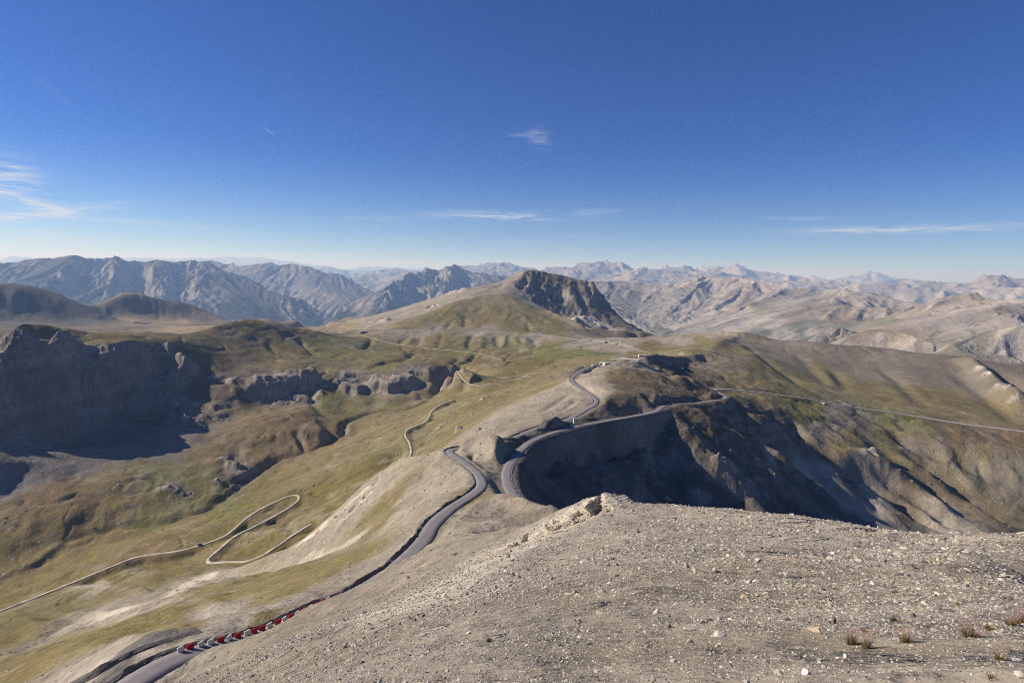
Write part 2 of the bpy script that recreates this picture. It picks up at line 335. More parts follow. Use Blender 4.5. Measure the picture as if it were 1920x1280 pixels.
# ridge on the right
g((1402, 640, -157), (1375, 665, -153), (1335, 685, -150), (1295, 692, -143), soft=True)
g((1180, 638, 1860), (1250, 633, 1800), (1300, 630, 1760), (1340, 625, 1680), (1365, 620, 1620), (1378, 619, 1600), (1395, 622, 1600), (1440, 632, 1600), (1480, 638, 1600), (1560, 645, 1620), (1650, 652, 1650), (1700, 658, 1660), (1760, 664, 1660), (1790, 666, 1650), (1850, 675, 1720), (1920, 681, 1780), (2080, 700, 1850), back=[(60, 0.5), (500, 0.5)])
g((1250, 650, 1500), (1300, 648, 1520), soft=True)
g((1400, 700, 1010), (1500, 715, 1150), (1600, 733, 1210), (1700, 745, 1230), (1800, 762, 1260), (1920, 780, 1290), soft=True)
g((1400, 660, 1400), (1500, 675, 1420), (1600, 690, 1440), (1700, 700, 1450), (1800, 712, 1470), (1920, 728, 1500), soft=True)
# slopes between the inner and the far road, falling to the right
g((1350, 775, -149.5), (1400, 748, -160), (1440, 760, -172), (1490, 768, -183), (1560, 785, 930), (1620, 775, 1010), (1700, 800, 1010), (1800, 815, 1030), (1920, 845, 1030), soft=True)
g((1240, 773, 574), (1290, 828, 548), (1330, 870, 535), (1380, 905, 542), (1420, 950, 526))
g((1300, 790, 597), (1380, 810, 642), (1440, 830, 692), (1500, 835, 778), (1560, 850, 812), (1660, 860, 890), (1760, 880, 930), (1880, 900, 960), soft=True)
g((1340, 850, 558), (1400, 880, 580), (1480, 900, 638), (1560, 920, 699), (1650, 940, 772), (1760, 950, 850), (1880, 970, 890), soft=True)
g((1300, 920, 500), (1360, 945, 512), (1500, 965, 585), (1600, 985, 644), (1720, 1000, 735), (1850, 1010, 800), (1920, 1015, 830), soft=True)
g((1000, 880, 345), (1050, 860, 400), (1100, 850, 450), (1150, 840, 500), (1220, 830, 560), soft=True)
g((1020, 930, 300), (1060, 920, 340), (1120, 910, 400), (1200, 900, 460), (1260, 900, 520), soft=True)
g((1060, 965, 290), (1150, 960, 370), (1250, 955, 460), (1330, 955, 500), soft=True)
g((1060, 1040, 230), (1200, 1040, 290), (1400, 1050, 350), (1600, 1060, 400), (1920, 1080, 500), soft=True)
# far left: dark hill and its neighbours
g((-80, 533, 3600), (0, 530, 3600), (25, 531, 3600), (70, 540, 3550), (120, 556, 3500), (160, 572, 3450), (190, 585, 3400), (215, 600, 3300), (240, 612, 3200), back=[(300, 0.35), (900, 0.4)])
g((150, 572, 3900), (185, 572, 4000), (220, 563, 4050), (255, 557, 4050), (300, 561, 4050), (340, 566, 4000), (380, 577, 3950), (400, 588, 3900), (430, 600, 3750), (460, 610, 3500), back=[(300, 0.4), (900, 0.45)])
g((-60, 618, 2300), (100, 618, 2400), (230, 616, 2500), (320, 618, 2500), (430, 612, 2600), soft=True)
g((-60, 600, 3340), (60, 598, 3330), (130, 604, 3260), (190, 610, 3120), (215, 613, 3000), soft=True)
g((230, 606, 3500), (255, 598, 3760), (300, 601, 3790), (340, 601, 3770), (390, 604, 3640), (430, 608, 3450), soft=True)
g((-60, 606, 2900), (60, 606, 2900), (150, 612, 2850), (260, 608, 3000), (330, 608, 3050), (400, 609, 3000), soft=True)
g((525, 606, 3300), (545, 601, 3300), (558, 602, 3300), (570, 613, 3250), back=[(200, 0.6)])
G.solve()
log('base solved', G.t.shape)

# ------------------------------------------------------------------ materials
def mat(name, base=(0.3, 0.3, 0.3), rough=0.9, attr=None):
    m = bpy.data.materials.new(name); m.use_nodes = True
    b = m.node_tree.nodes['Principled BSDF']
    b.inputs['Base Color'].default_value = (*base, 1); b.inputs['Roughness'].default_value = rough
    b.inputs['Specular IOR Level'].default_value = 0.2
    return m, m.node_tree, b
def N(nt, t, **kw):
    n = nt.nodes.new(t)
    for k, v in kw.items():
        if k.startswith('i_'): n.inputs[k[2:].replace('_', ' ')].default_value = v
        else: setattr(n, k, v)
    return n
def ground_mat(name, scales, bump=0.5, cells=None):
    """vertex-coloured rock and soil, broken up by procedural noise of several sizes (metres)"""
    m, nt, b = mat(name, rough=0.95); L = nt.links.new
    b.inputs['Specular IOR Level'].default_value = 0.08
    at = N(nt, 'ShaderNodeAttribute', attribute_name='col')
    geo = N(nt, 'ShaderNodeNewGeometry')
    col = at.outputs['Color']; h = None
    for lam, amp, dist in scales:
        no = N(nt, 'ShaderNodeTexNoise', i_Scale=1.0 / lam, i_Detail=3.0, i_Roughness=0.65)
        L(geo.outputs['Position'], no.inputs['Vector'])
        mr = N(nt, 'ShaderNodeMapRange'); mr.inputs['From Min'].default_value = 0.25; mr.inputs['From Max'].default_value = 0.75
        mr.inputs['To Min'].default_value = 1 - amp; mr.inputs['To Max'].default_value = 1 + amp
        L(no.outputs['Fac'], mr.inputs['Value'])
        mx = N(nt, 'ShaderNodeVectorMath', operation='SCALE'); L(col, mx.inputs[0]); L(mr.outputs[0], mx.inputs['Scale']); col = mx.outputs[0]
        if dist:
            bp = N(nt, 'ShaderNodeBump'); bp.inputs['Distance'].default_value = dist; bp.inputs['Strength'].default_value = bump
            L(no.outputs['Fac'], bp.inputs['Height'])
            if h: L(h, bp.inputs['Normal'])
            h = bp.outputs[0]
    if cells:
        for lam, thr, light in cells:             # stones lying in the soil
            vo = N(nt, 'ShaderNodeTexVoronoi', i_Scale=1.0 / lam); vo.inputs['Randomness'].default_value = 1
            L(geo.outputs['Position'], vo.inputs['Vector'])
            sp = N(nt, 'ShaderNodeSeparateColor'); L(vo.outputs['Color'], sp.inputs[0])
            a = N(nt, 'ShaderNodeMapRange'); a.inputs['From Min'].default_value = 0.30; a.inputs['From Max'].default_value = 0.20
            L(vo.outputs['Distance'], a.inputs['Value'])
            t = N(nt, 'ShaderNodeMath', operation='GREATER_THAN'); L(sp.outputs[0], t.inputs[0]); t.inputs[1].default_value = thr
            f = N(nt, 'ShaderNodeMath', operation='MULTIPLY'); L(a.outputs[0], f.inputs[0]); L(t.outputs[0], f.inputs[1])
            f2 = N(nt, 'ShaderNodeMath', operation='MULTIPLY'); L(f.outputs[0], f2.inputs[0]); L(at.outputs['Alpha'], f2.inputs[1])
            v2 = N(nt, 'ShaderNodeMapRange'); v2.inputs['To Min'].default_value = light * 0.55; v2.inputs['To Max'].default_value = light * 1.25; L(sp.outputs[1], v2.inputs['Value'])
            cc = N(nt, 'ShaderNodeVectorMath', operation='SCALE'); cc.inputs[0].default_value = (1.0, 0.92, 0.78); L(v2.outputs[0], cc.inputs['Scale'])
            mx = N(nt, 'ShaderNodeMix', data_type='RGBA'); L(f2.outputs[0], mx.inputs['Factor']); L(col, mx.inputs['A']); L(cc.outputs[0], mx.inputs['B']); col = mx.outputs['Result']
            bp = N(nt, 'ShaderNodeBump'); bp.inputs['Distance'].default_value = lam * 0.5; bp.inputs['Strength'].default_value = bump
            L(f2.outputs[0], bp.inputs['Height'])
            if h: L(h, bp.inputs['Normal'])
            h = bp.outputs[0]
    L(col, b.inputs['Base Color'])
    if h: L(h, b.inputs['Normal'])
    return m
def raw_mesh(name, V, Fq, cols=None, smooth=True, mats=(), parent=None, link=True, tri=False):
    me = bpy.data.meshes.new(name); V = np.ascontiguousarray(V, np.float32); Fq = np.ascontiguousarray(Fq, np.int32)
    me.vertices.add(len(V)); me.vertices.foreach_set('co', V.ravel())
    me.loops.add(Fq.size); me.loops.foreach_set('vertex_index', Fq.ravel())
    me.polygons.add(len(Fq)); me.polygons.foreach_set('loop_start', np.arange(0, Fq.size, Fq.shape[1], dtype=np.int32))
    me.update(calc_edges=True)
    me.polygons.foreach_set('use_smooth', np.full(len(Fq), smooth, bool))
    if cols is not None:
        at = me.color_attributes.new('col', 'FLOAT_COLOR', 'POINT'); c = np.ones((len(V), 4), np.float32); c[:, :cols.shape[1]] = cols
        at.data.foreach_set('color', c.ravel())
    for m in mats: me.materials.append(m)
    o = bpy.data.objects.new(name, me)
    if link: COL.objects.link(o)
    if parent is not None: o.parent = parent
    return o
def grid_faces(n0, n1):
    i = np.arange(n0 * n1).reshape(n0, n1)
    return np.stack([i[:-1, :-1], i[:-1, 1:], i[1:, 1:], i[1:, :-1]], -1).reshape(-1, 4)
def tag(o, label=None, cat=None, group=None, kind=None):
    for k, v in (('label', label), ('category', cat), ('group', group), ('kind', kind)):
        if v: o[k] = v
    return o

# ------------------------------------------------------------------ curves on the ground
def catmull(P, step):
    P = np.array(P, float); P = np.vstack([2 * P[0] - P[1], P, 2 * P[-1] - P[-2]]); out = []
    for i in range(1, len(P) - 2):
        p0, p1, p2, p3 = P[i - 1:i + 3]; n = max(1, int(np.hypot(*(p2 - p1)[:2]) / step))
        for k in range(n):
            t = k / n
            out.append(0.5 * ((2 * p1) + (p2 - p0) * t + (2 * p0 - 5 * p1 + 4 * p2 - p3) * t * t + (3 * p1 - p0 - 3 * p2 + p3) * t ** 3))
    out.append(P[-2]); return np.array(out)
def world(p):
    a, q, t = ctl(p); r = math.exp(q); return (r * math.sin(a), r * math.cos(a), r * t)
def smooth_line(Q, n, cols=slice(None)):
    for _ in range(n):
        M = Q.copy(); M[1:-1, cols] = (Q[:-2, cols] + 2 * Q[1:-1, cols] + Q[2:, cols]) / 4; Q = M
    return Q
def road_line(P, step=2.0, sm=6):
    Q = catmull([world(p) for p in P], step)
    Q = smooth_line(Q, sm); Q[:, 2] = smooth_line(Q, 40)[:, 2]; return Q
RL = {k: road_line(v) for k, v in dict(A=ROAD_A, B=ROAD_B, C=ROAD_C, D=ROAD_D, E=TRACK_E, F=TRACK_F, Gt=TRACK_G, H=TRACK_H).items()}
RW = dict(A=2.4, B=2.6, C=3.8, D=3.2, E=2.0, F=1.35, Gt=1.25, H=1.4)     # half widths

# ------------------------------------------------------------------ the fine sheet
ang = np.tan(R(44.5)); na = 1120
c_in = np.arctan(np.linspace(-ang, ang, na))
c_out = R(44.5) + np.cumsum(np.linspace(0.0012, 0.012, 36))
AZ = np.concatenate([-c_out[::-1], c_in, c_out]); AZ = AZ[np.abs(AZ) < R(61.5)].astype(np.float64)
rows = []; q = math.log(2.2)
while q < math.log(5500):
    r = math.exp(q); rows.append(q)
    q += 0.0068 if r < 60 else 0.0046 if r < 160 else 0.0034 if r < 1250 else 0.0030 if r < 3000 else 0.006
SR = np.array(rows); RR = np.exp(SR)[:, None]
nr, nc = len(SR), len(AZ); log('sheet', nr, nc)
XI = (AZ[None, :] - G.a0) / G.h + 0 * RR; YI = (SR[:, None] - G.s0) / G.h + 0 * XI
PX = (RR * np.sin(AZ)[None, :]).astype(np.float32); PY = (RR * np.cos(AZ)[None, :]).astype(np.float32)
Z = G.samp(G.z, XI, YI).astype(np.float32)
SL = G.samp(np.hypot(G.gr, G.gt), XI, YI).astype(np.float32)
def near(P, D):
    """cells within D of a polyline: yields (slice rows, slice cols), distance, signed distance, parameter, z"""
    P = np.asarray(P, float)
    dist = {}
    x0, y0 = P[:, 0].min() - D, P[:, 1].min() - D; x1, y1 = P[:, 0].max() + D, P[:, 1].max() + D
    rr = np.hypot(P[:, 0], P[:, 1]); aa = np.arctan2(P[:, 0], P[:, 1])
    ra, rb = max(2.0, rr.min() - D), rr.max() + D; da = D / max(rr.min(), 2)
    i0, i1 = np.searchsorted(SR, math.log(ra)), np.searchsorted(SR, math.log(rb)); j0, j1 = np.searchsorted(AZ, aa.min() - da), np.searchsorted(AZ, aa.max() + da)
    sl = (slice(i0, i1), slice(j0, j1)); shp = (i1 - i0, j1 - j0)
    best = np.full(shp, 1e9, np.float32); sg = np.zeros(shp, np.float32); par = np.zeros(shp, np.float32); zz = np.zeros(shp, np.float32)
    if shp[0] < 1 or shp[1] < 1: return sl, best, sg, par, zz
    for k in range(len(P) - 1):
        a, b = P[k], P[k + 1]; dm = 0.5 * np.hypot(*(b - a)[:2]) + D; m = (a + b) / 2
        mr = math.hypot(m[0], m[1]); ma = math.atan2(m[0], m[1])
        e0, e1 = np.searchsorted(SR, math.log(max(2.0, mr - dm))) - i0, np.searchsorted(SR, math.log(mr + dm)) - i0
        f0, f1 = np.searchsorted(AZ, ma - dm / mr * 1.05) - j0, np.searchsorted(AZ, ma + dm / mr * 1.05) - j0
        e0, f0 = max(e0, 0), max(f0, 0)
        if e1 <= e0 or f1 <= f0: continue
        ss = (slice(e0, e1), slice(f0, f1)); X = PX[sl][ss]; Y = PY[sl][ss]
        d = b[:2] - a[:2]; L2 = d @ d + 1e-9
        t = np.clip(((X - a[0]) * d[0] + (Y - a[1]) * d[1]) / L2, 0, 1)
        ex = X - a[0] - t * d[0]; ey = Y - a[1] - t * d[1]; dd = np.hypot(ex, ey)
        mm = dd < best[ss]
        best[ss][mm] = dd[mm]; sg[ss][mm] = (np.sign(d[0] * ey - d[1] * ex) * dd)[mm]
        par[ss][mm] = (k + t)[mm]; zz[ss][mm] = (a[2] + t * (b[2] - a[2]))[mm]
    return sl, best, sg, par / (len(P) - 1), zz
def gp(P, rmin=0, step=6):
    """pixels of the photograph -> polyline lying on the ground"""
    out = []
    for p in P:
        h = world(p) if len(p) > 2 else G.hit(p[0], p[1], rmin)
        if h is None: log('no hit', p); continue
        out.append(h)
    return catmull(out, step)
roadness = np.zeros((nr, nc), np.float32)     # suppresses roughness beside the roads

# fall-line ribs and rills
log('lic')
def up(A): return G.samp(A, XI, YI).astype(np.float32)
L90 = up(G.lic(80, 7, 1)); L35 = up(G.lic(32, 7, 2)); L14 = up(G.lic(13, 8, 3)); L5 = up(G.lic(4.5, 8, 4))
log('lic done')

# ---- ground kinds and tones: samples at places, carried over the surface
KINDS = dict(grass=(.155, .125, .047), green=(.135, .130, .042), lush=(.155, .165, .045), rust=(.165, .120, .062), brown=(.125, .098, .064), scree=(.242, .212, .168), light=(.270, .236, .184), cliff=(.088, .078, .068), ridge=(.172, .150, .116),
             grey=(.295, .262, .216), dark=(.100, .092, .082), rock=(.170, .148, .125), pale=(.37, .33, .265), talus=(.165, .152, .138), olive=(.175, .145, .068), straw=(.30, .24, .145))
KROUGH = dict(cliff=1.0, ridge=.2, rock=1.0, talus=0.42, pale=0.5, dark=0.5, scree=0.25, light=0.3, grey=0.3, brown=0.55, olive=0.35, straw=.25)
SP = '''grey 1200,1270 1500,1270 1800,1270 900,1270 650,1270 1300,1150 1600,1150 1850,1150 1000,1150 800,1190 1300,1040 1700,1040 1500,1000 1200,970 950,1060
scree 520,1240 450,1250 640,1150 760,1090 880,1010 960,990 1030,970 860,1040 1500,1090 1880,1090 1700,1100 900,960 980,960 700,1200 1400,1130
pale 985,1015 1040,980 920,1050 840,1110 1110,945 1075,960
scree 760,1030 700,1060 600,1110 480,1140 800,960 860,900 900,870 880,850 920,860 740,970 760,930 820,890 640,1100 560,1150
light 960,780 1000,760 1040,730 900,820 1080,760 1060,740 1110,720 1100,700 930,800 1120,700 1100,745 880,845 910,840 1130,735 700,930 640,960 600,1000
olive 590,1070 530,1110 500,1150 660,1040 720,950 740,940 880,930
light 330,1110 260,1140 200,1140 160,1150 300,1120 370,1085
grass 420,1120 350,1140 300,1170 200,1180 100,1210 50,1250 30,1180 250,1180
olive 400,1100 500,1080 130,1200 720,970 460,1110 330,1180
scree 760,950 800,935
grey 440,1160 400,1150 520,1130 110,1265 160,1240 200,1215 220,1260 150,1270 430,1180
grass 50,1000 120,960 200,940 300,930 380,920 500,900 600,900 680,880 700,860 550,940 480,960 620,930 350,980 250,1000 150,1050 60,1100 300,1060 200,1080 500,1000 450,980 560,980
olive 100,1120 160,1110 250,1075 640,870 720,810 800,770 740,840 560,900 600,880 820,820 860,790
rust 120,930 230,920 400,850 500,800 540,790 580,800 620,830 560,820 470,850 60,950 250,1040 520,960
rust 250,700 330,690 400,640 500,780
green 280,960 440,960 590,640 700,660 620,740 300,905 850,660 600,660 720,680 1020,655 1080,660 1130,665 960,650
cliff 90,680 160,700 230,690 290,680 200,720 120,760
rock 60,700 120,720 200,680 280,700 180,760 80,760 40,800 240,740 300,720 20,720 130,790 260,780 150,700
rock 350,680 340,700 520,720 560,720 640,710 720,712 760,708 700,715 330,780 360,790 320,760 310,918 440,865 460,880
talus 40,870 90,860 140,850 200,835 240,820 60,890 180,820 120,840 290,800 320,830 10,900
grass 60,625 130,632 230,630 350,650 420,640 500,620 560,640 640,640 470,610 520,660 600,690 540,680 400,665 680,670 750,670 760,650 820,670 900,680 940,660 1000,680 950,720 880,740
brown 430,620 480,640 320,640 400,610 540,620 450,700 380,720
olive 1000,700 1020,720 900,700 840,720 870,700 820,750 930,740 720,740 760,745 660,760
olive 900,748 680,820 640,840 720,780 740,800 800,800 880,770
straw 600,610 640,606 230,605 300,605 380,612 330,603
grass 780,600 850,590 900,600 950,600 1000,590 1030,605 760,615 980,620 820,630 900,640 1040,620
olive 930,570 960,565 1000,580 860,580
light 720,600 760,585 800,570 850,555 900,545 930,535 950,530 880,550 700,600 690,605
scree 960,520 970,545 980,560 1010,575 1050,595 940,540 1080,605
cliff 990,530 1000,540 1040,550 1080,560 1100,570 1000,525 1140,590 1120,575 1180,610 1060,535
brown 1030,512 1050,520 1080,526 1010,510
pale 1090,605 1110,610 1130,612 1100,602 1080,602
brown 1150,620 1200,628 1180,632 1130,620
scree 800,620 900,622 1000,632 1100,640 1150,650 1180,655 760,620
light 1150,640 1140,645 1160,648
grass 1220,650 1250,655 1280,650 1300,640 1050,665 1200,660
scree 1340,630 1360,625 1290,640 1260,640
olive 1320,645 1300,655
ridge 1400,640 1450,660 1500,680 1600,680 1700,690 1560,660 1640,700 1750,700 1850,720 1680,670 1480,650 1880,700 1360,670 1340,690
olive 1420,690 1500,710 1580,720 1650,730 1720,740 1800,750 1850,765 1540,690 1460,700 1380,660
olive 1450,720 1550,730 1640,750 1750,765 1850,785 1400,720 1370,740 1420,740
green 1500,770 1480,750
green 1460,745 1520,760 1680,795 1720,800
lush 1690,795
brown 1420,760 1450,770 1380,760 1600,800 1880,820 1800,810 1750,800
rust 1840,810 1900,825 1780,806
ridge 1520,800 1560,790 1600,790 1720,830 1700,820 1880,890 1900,900 1850,870 1760,830 1550,770
olive 1600,820 1660,830 1700,850 1580,830 1800,850 1850,860
brown 1500,840 1550,860 1650,870 1700,900 1600,900 1450,830 1400,810 1760,920 1820,950 1880,960 1480,880 1420,860 1350,800 1300,780 1700,960
grey 1560,880 1600,940 1660,950 1500,860 1750,960 1640,880 1800,980 1450,860
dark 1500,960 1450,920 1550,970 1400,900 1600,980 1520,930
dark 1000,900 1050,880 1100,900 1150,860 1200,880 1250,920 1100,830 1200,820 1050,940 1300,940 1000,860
brown 1160,720 1180,740 1200,700 1220,730 1260,720 1180,700 1290,740 1150,750 1200,760 1300,710 1240,710 1250,745
rust 1160,705 1230,700 1210,715
brown 1250,685 1290,690 1310,710 1270,675
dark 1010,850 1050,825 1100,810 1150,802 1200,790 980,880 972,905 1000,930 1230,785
scree 1160,673 1180,672 1130,680
pale 1225,692
dark 60,550 120,580 300,580 350,590 20,560 160,600 200,590 100,560 330,575
scree 1250,1240 1400,1200 1100,1240 1450,1060 1650,1120 1550,1230 1750,1180 1850,1240 1350,1120 1200,1100 1080,1120
grass 5,638 15,645 30,633 60,625 90,630 130,630 200,632 280,632 45,628 110,637 170,636 250,635 310,635'''
# (one kind per row above; dark on the far-left hills is painted shade)
def splat_field():
    pts, cols, rg, st = [], [], [], []
    for row in SP.split('\n'):
        w = row.split(); k = w[0]
        for p in w[1:]:
            u, v = map(float, p.split(',')); h = G.hit(u, v)
            if h is None: continue
            r = math.hypot(h[0], h[1]); pts.append((math.atan2(h[0], h[1]), math.log(r))); cols.append(KINDS[k]); rg.append(KROUGH.get(k, 0.12)); st.append(1.0 if k in ('grass', 'green', 'olive', 'rust', 'scree', 'pale', 'light', 'grey', 'talus', 'brown') else 0.5)
    pts = np.array(pts); cols = np.array(cols); rg = np.array(rg)
    st_ = 4                                        # evaluate on a coarser lattice, then refine with noise
    a = AZ[::st_]; q = SR[::st_]
    qa, qs = np.meshgrid(a, q)
    r = np.exp(qs); X = r * np.sin(qa); Y = r * np.cos(qa)
    w1 = fbm(qa * 14, qs * 14, 1.0, 4, 3); w2 = fbm(qa * 14 + 50, qs * 14, 1.0, 4, 5)
    qa2 = qa + 0.022 * w1; qs2 = qs + 0.03 * w2
    num = np.zeros(qa.shape + (4,), np.float32); den = np.zeros(qa.shape, np.float32)
    for p, c, g_ in zip(pts, cols, rg):
        d2 = (qa2 - p[0]) ** 2 + (0.45 * (qs2 - p[1])) ** 2 + 2e-5
        w = (1 / d2 ** 2.2).astype(np.float32)
        num += w[..., None] * np.array([*c, g_], np.float32); den += w
    out = num / den[..., None]
    # bilinear up to the full sheet
    yi = np.clip(np.arange(nr) / st_, 0, len(q) - 1.001); xi = np.clip(np.arange(nc) / st_, 0, len(a) - 1.001)
    y0 = yi.astype(int); x0 = xi.astype(int); fy = (yi - y0)[:, None, None].astype(np.float32); fx = (xi - x0)[None, :, None].astype(np.float32)
    A = out[y0] * (1 - fy) + out[y0 + 1] * fy
    return A[:, x0] * (1 - fx) + A[:, x0 + 1] * fx
CF = splat_field(); RGH = CF[..., 3].copy(); CF = CF[..., :3].copy(); RGH *= sstep(R(-46), R(-43.2), AZ)[None, :].astype(np.float32)
log('colour field')

# ------------------------------------------------------------------ relief strokes: gullies, ribs and scarps
def stroke(P, w, amp, rmin=0, taper=True, skew=0.0, step=8):
    """positive amp: rib; negative: gully. skew moves the steep side"""
    Q = gp(P, rmin, step); sl, d, sg, t, _ = near(Q, w * 3)
    tp = np.clip(np.minimum(t, 1 - t) * 5, 0, 1) if taper else 1
    ww = w * (1 + skew * np.sign(sg))
    Z[sl] += amp * tp * np.exp(-(d / ww) ** 2) * (d < w * 3)
def scarp(P, h, w, W, rmin=0, side=1, rock=1.0, col=(.2, .175, .15)):
    """a rock step along a line: ground on the `side` of it is lifted by h at the edge and eases off over W"""
    Q = gp(P, rmin, 6); k = np.arange(len(Q)); Q[:, 0] += w * 0.7 * vn(k * 0.23, k * 0.0 + h, 2); Q[:, 1] += w * 0.7 * vn(k * 0.23, k * 0.0 + h + 7, 3)
    sl, d, sg, t, _ = near(Q, W); s_ = sg * side
    tp = np.clip(np.minimum(t, 1 - t) * 6, 0, 1)
    n = fbm(PX[sl], PY[sl], w * 2.5, 3, 5)
    s2 = s_ + w * 0.6 * n
    f = sstep(-w, 0.0, s2) * (1 - sstep(W * 0.25, W, s_)) * (d < W)
    Z[sl] += h * tp * f
    m = np.exp(-((s_ + w * 0.4) / (w * 1.6)) ** 2) * tp * (d < W) * rock
    RGH[sl] = np.maximum(RGH[sl], m)
    CF[sl] += (np.array(col, np.float32) - CF[sl]) * np.clip(m * 1.3, 0, 1)[..., None]
def paint(P, w, col, rmin=0, a=1.0, step=8, ns=0.5):
    Q = gp(P, rmin, step); sl, d, sg, t, _ = near(Q, w * 2.2); tp = np.clip(np.minimum(t, 1 - t) * 8, 0, 1)
    n = fbm(PX[sl], PY[sl], max(w * 0.8, 2), 3, 6)
    f = a * tp * sstep(w * 1.4, w * 0.6, d + ns * w * n)
    CF[sl] += (np.array(col, np.float32) - CF[sl]) * f[..., None]
def blob(u, v, w, h, rough=None, col=None, rmin=0, asp=1.0):
    q = G.hit(u, v, rmin)
    if q is None: return
    Q = np.array([q, (q[0] + 0.5, q[1], q[2])]); sl, d, sg, t, _ = near(Q, w * 2)
    e = np.exp(-(d / w) ** 2) * (d < w * 2); n = 1 + 0.5 * fbm(PX[sl], PY[sl], w, 3, 4)
    Z[sl] += h * e * n
    if rough is not None: RGH[sl] = np.maximum(RGH[sl], rough * np.clip(e * 1.5 * n, 0, 1))
    if col is not None: CF[sl] += (np.array(col, np.float32) - CF[sl]) * np.clip((e * n - 0.3) * 2, 0, 1)[..., None]

# stream beds and side gullies in the valley
stroke(STREAM, 9, -7); stroke([(0, 1075), (60, 1050), (110, 1020), (170, 1005), (240, 985)], 7, 3)
stroke([(430, 905), (470, 885), (500, 865), (540, 850)], 10, -9)
stroke([(550, 805), (562, 820), (568, 835), (572, 842)], 6, -7); stroke([(645, 785), (646, 800), (640, 812)], 6, -6)
stroke([(580, 700), (585, 740), (600, 770), (640, 790)], 10, -6)
stroke([(850, 695), (830, 700), (815, 715), (812, 725)], 22, -20); stroke([(800, 690), (808, 710), (806, 722)], 12, 8)
stroke([(780, 655), (760, 672), (720, 680), (690, 690)], 12, -7); stroke([(560, 630), (570, 645), (590, 660)], 9, -8)
stroke([(500, 640), (520, 660), (560, 668)], 12, -7); stroke([(900, 655), (880, 672), (850, 680)], 9, -6)
for P in ([(700, 628), (690, 645), (670, 655)], [(1010, 655), (960, 668), (930, 672)], [(860, 668), (845, 680), (830, 684)]): stroke(P, 9, -5)
# gullies on the front of the central mountain
for P, w, a in (([(885, 628), (880, 640), (878, 655)], 11, -7.0), ([(930, 628), (932, 640), (936, 652)], 11, -7.0), ([(950, 628), (945, 645), (940, 655)], 9, 5.0), ([(905, 628), (902, 640), (900, 655)], 12, 4.5),
                ([(870, 590), (872, 602), (876, 612)], 14, -7.0), ([(985, 600), (992, 612), (994, 622)], 10, -5.0), ([(850, 600), (840, 610), (835, 616)], 12, -4.5), ([(820, 606), (815, 612), (812, 617)], 12, -4.0),
                ([(970, 585), (985, 598), (992, 608)], 14, 5.0), ([(960, 632), (970, 645), (975, 650)], 12, 6.0), ([(980, 632), (985, 640), (982, 652)], 12, 5.0), ([(1000, 635), (1005, 648), (995, 655)], 9, -4.0),
                ([(760, 628), (750, 640), (742, 648)], 11, -4.0), ([(790, 628), (786, 640), (780, 650)], 11, -4.0), ([(830, 628), (824, 640), (822, 652)], 11, -4.0), ([(775, 628), (768, 640), (760, 648)], 10, 3.5)):
    stroke(P, w, a, rmin=1500)
stroke([(1015, 580), (1050, 598), (1080, 610), (1108, 622)], 16, 12, rmin=1900); stroke([(1040, 583), (1070, 600), (1100, 618)], 18, -22, rmin=1900)
# buttresses of the cliff and its step
for P, w, a in (([(1030, 535), (1022, 545), (1030, 560)], 18, 26), ([(1000, 525), (990, 540), (985, 552)], 16, 20), ([(1060, 535), (1065, 550), (1075, 570)], 20, 22), ([(1095, 535), (1100, 555), (1112, 575)], 22, 20), ([(1045, 535), (1048, 550), (1052, 565)], 14, -26), ([(1080, 538), (1085, 552), (1095, 575)], 14, -20)):
    stroke(P, w, a, rmin=2300)
for u, v in ((1085, 604), (1100, 606), (1118, 606), (1095, 600), (1125, 612), (1075, 600), (1110, 600)): blob(u, v, 28, 12, 1.0, (.36, .32, .27), rmin=2100)
for u, v, h in ((862, 541, 22), (905, 531, 20), (870, 545, 12), (850, 548, 10), (785, 566, 12), (810, 575, 10), (690, 605, 10), (720, 600, 8)): blob(u, v, 26, h, 0.9, (.42, .38, .32), rmin=2000)
# the left crag: strata steps and ribs
stroke([(60, 640), (40, 670), (20, 700), (0, 740)], 30, 42); stroke([(100, 650), (60, 700), (30, 740), (0, 790)], 26, -34)
stroke([(160, 650), (120, 690), (90, 730), (60, 770)], 24, 44); stroke([(180, 660), (150, 700), (120, 740)], 18, -24); stroke([(220, 660), (190, 700), (150, 750)], 20, 30)
stroke([(230, 700), (225, 740), (200, 790)], 14, -22); stroke([(290, 660), (275, 700), (260, 740)], 22, -18)
for P, h in (([(20, 700), (70, 690), (120, 700), (180, 690), (240, 690), (300, 690)], 13), ([(10, 760), (60, 750), (110, 745), (170, 735), (230, 735), (290, 730)], 13), ([(20, 810), (70, 795), (120, 785), (170, 780), (230, 775), (280, 765)], 12), ([(60, 670), (120, 672), (180, 665), (250, 665), (310, 665)], 10)):
    scarp(P, h, 9, 60, rmin=900)
scarp([(322, 640), (318, 670), (325, 700), (310, 730)], 10, 12, 40, rmin=1000)
for u, v, w, h in ((335, 680, 14, 16), (350, 690, 12, 16), (366, 688, 14, 20), (340, 705, 10, 10), (400, 705, 12, 10), (430, 715, 12, 9), (446, 712, 12, 10), (335, 745, 14, 9), (318, 785, 12, 10), (348, 793, 10, 11), (370, 800, 10, 9), (380, 805, 9, 8), (330, 758, 12, 6), (365, 760, 10, 6)):
    blob(u, v, w, h, 1.0, (.24, .21, .18), rmin=900)
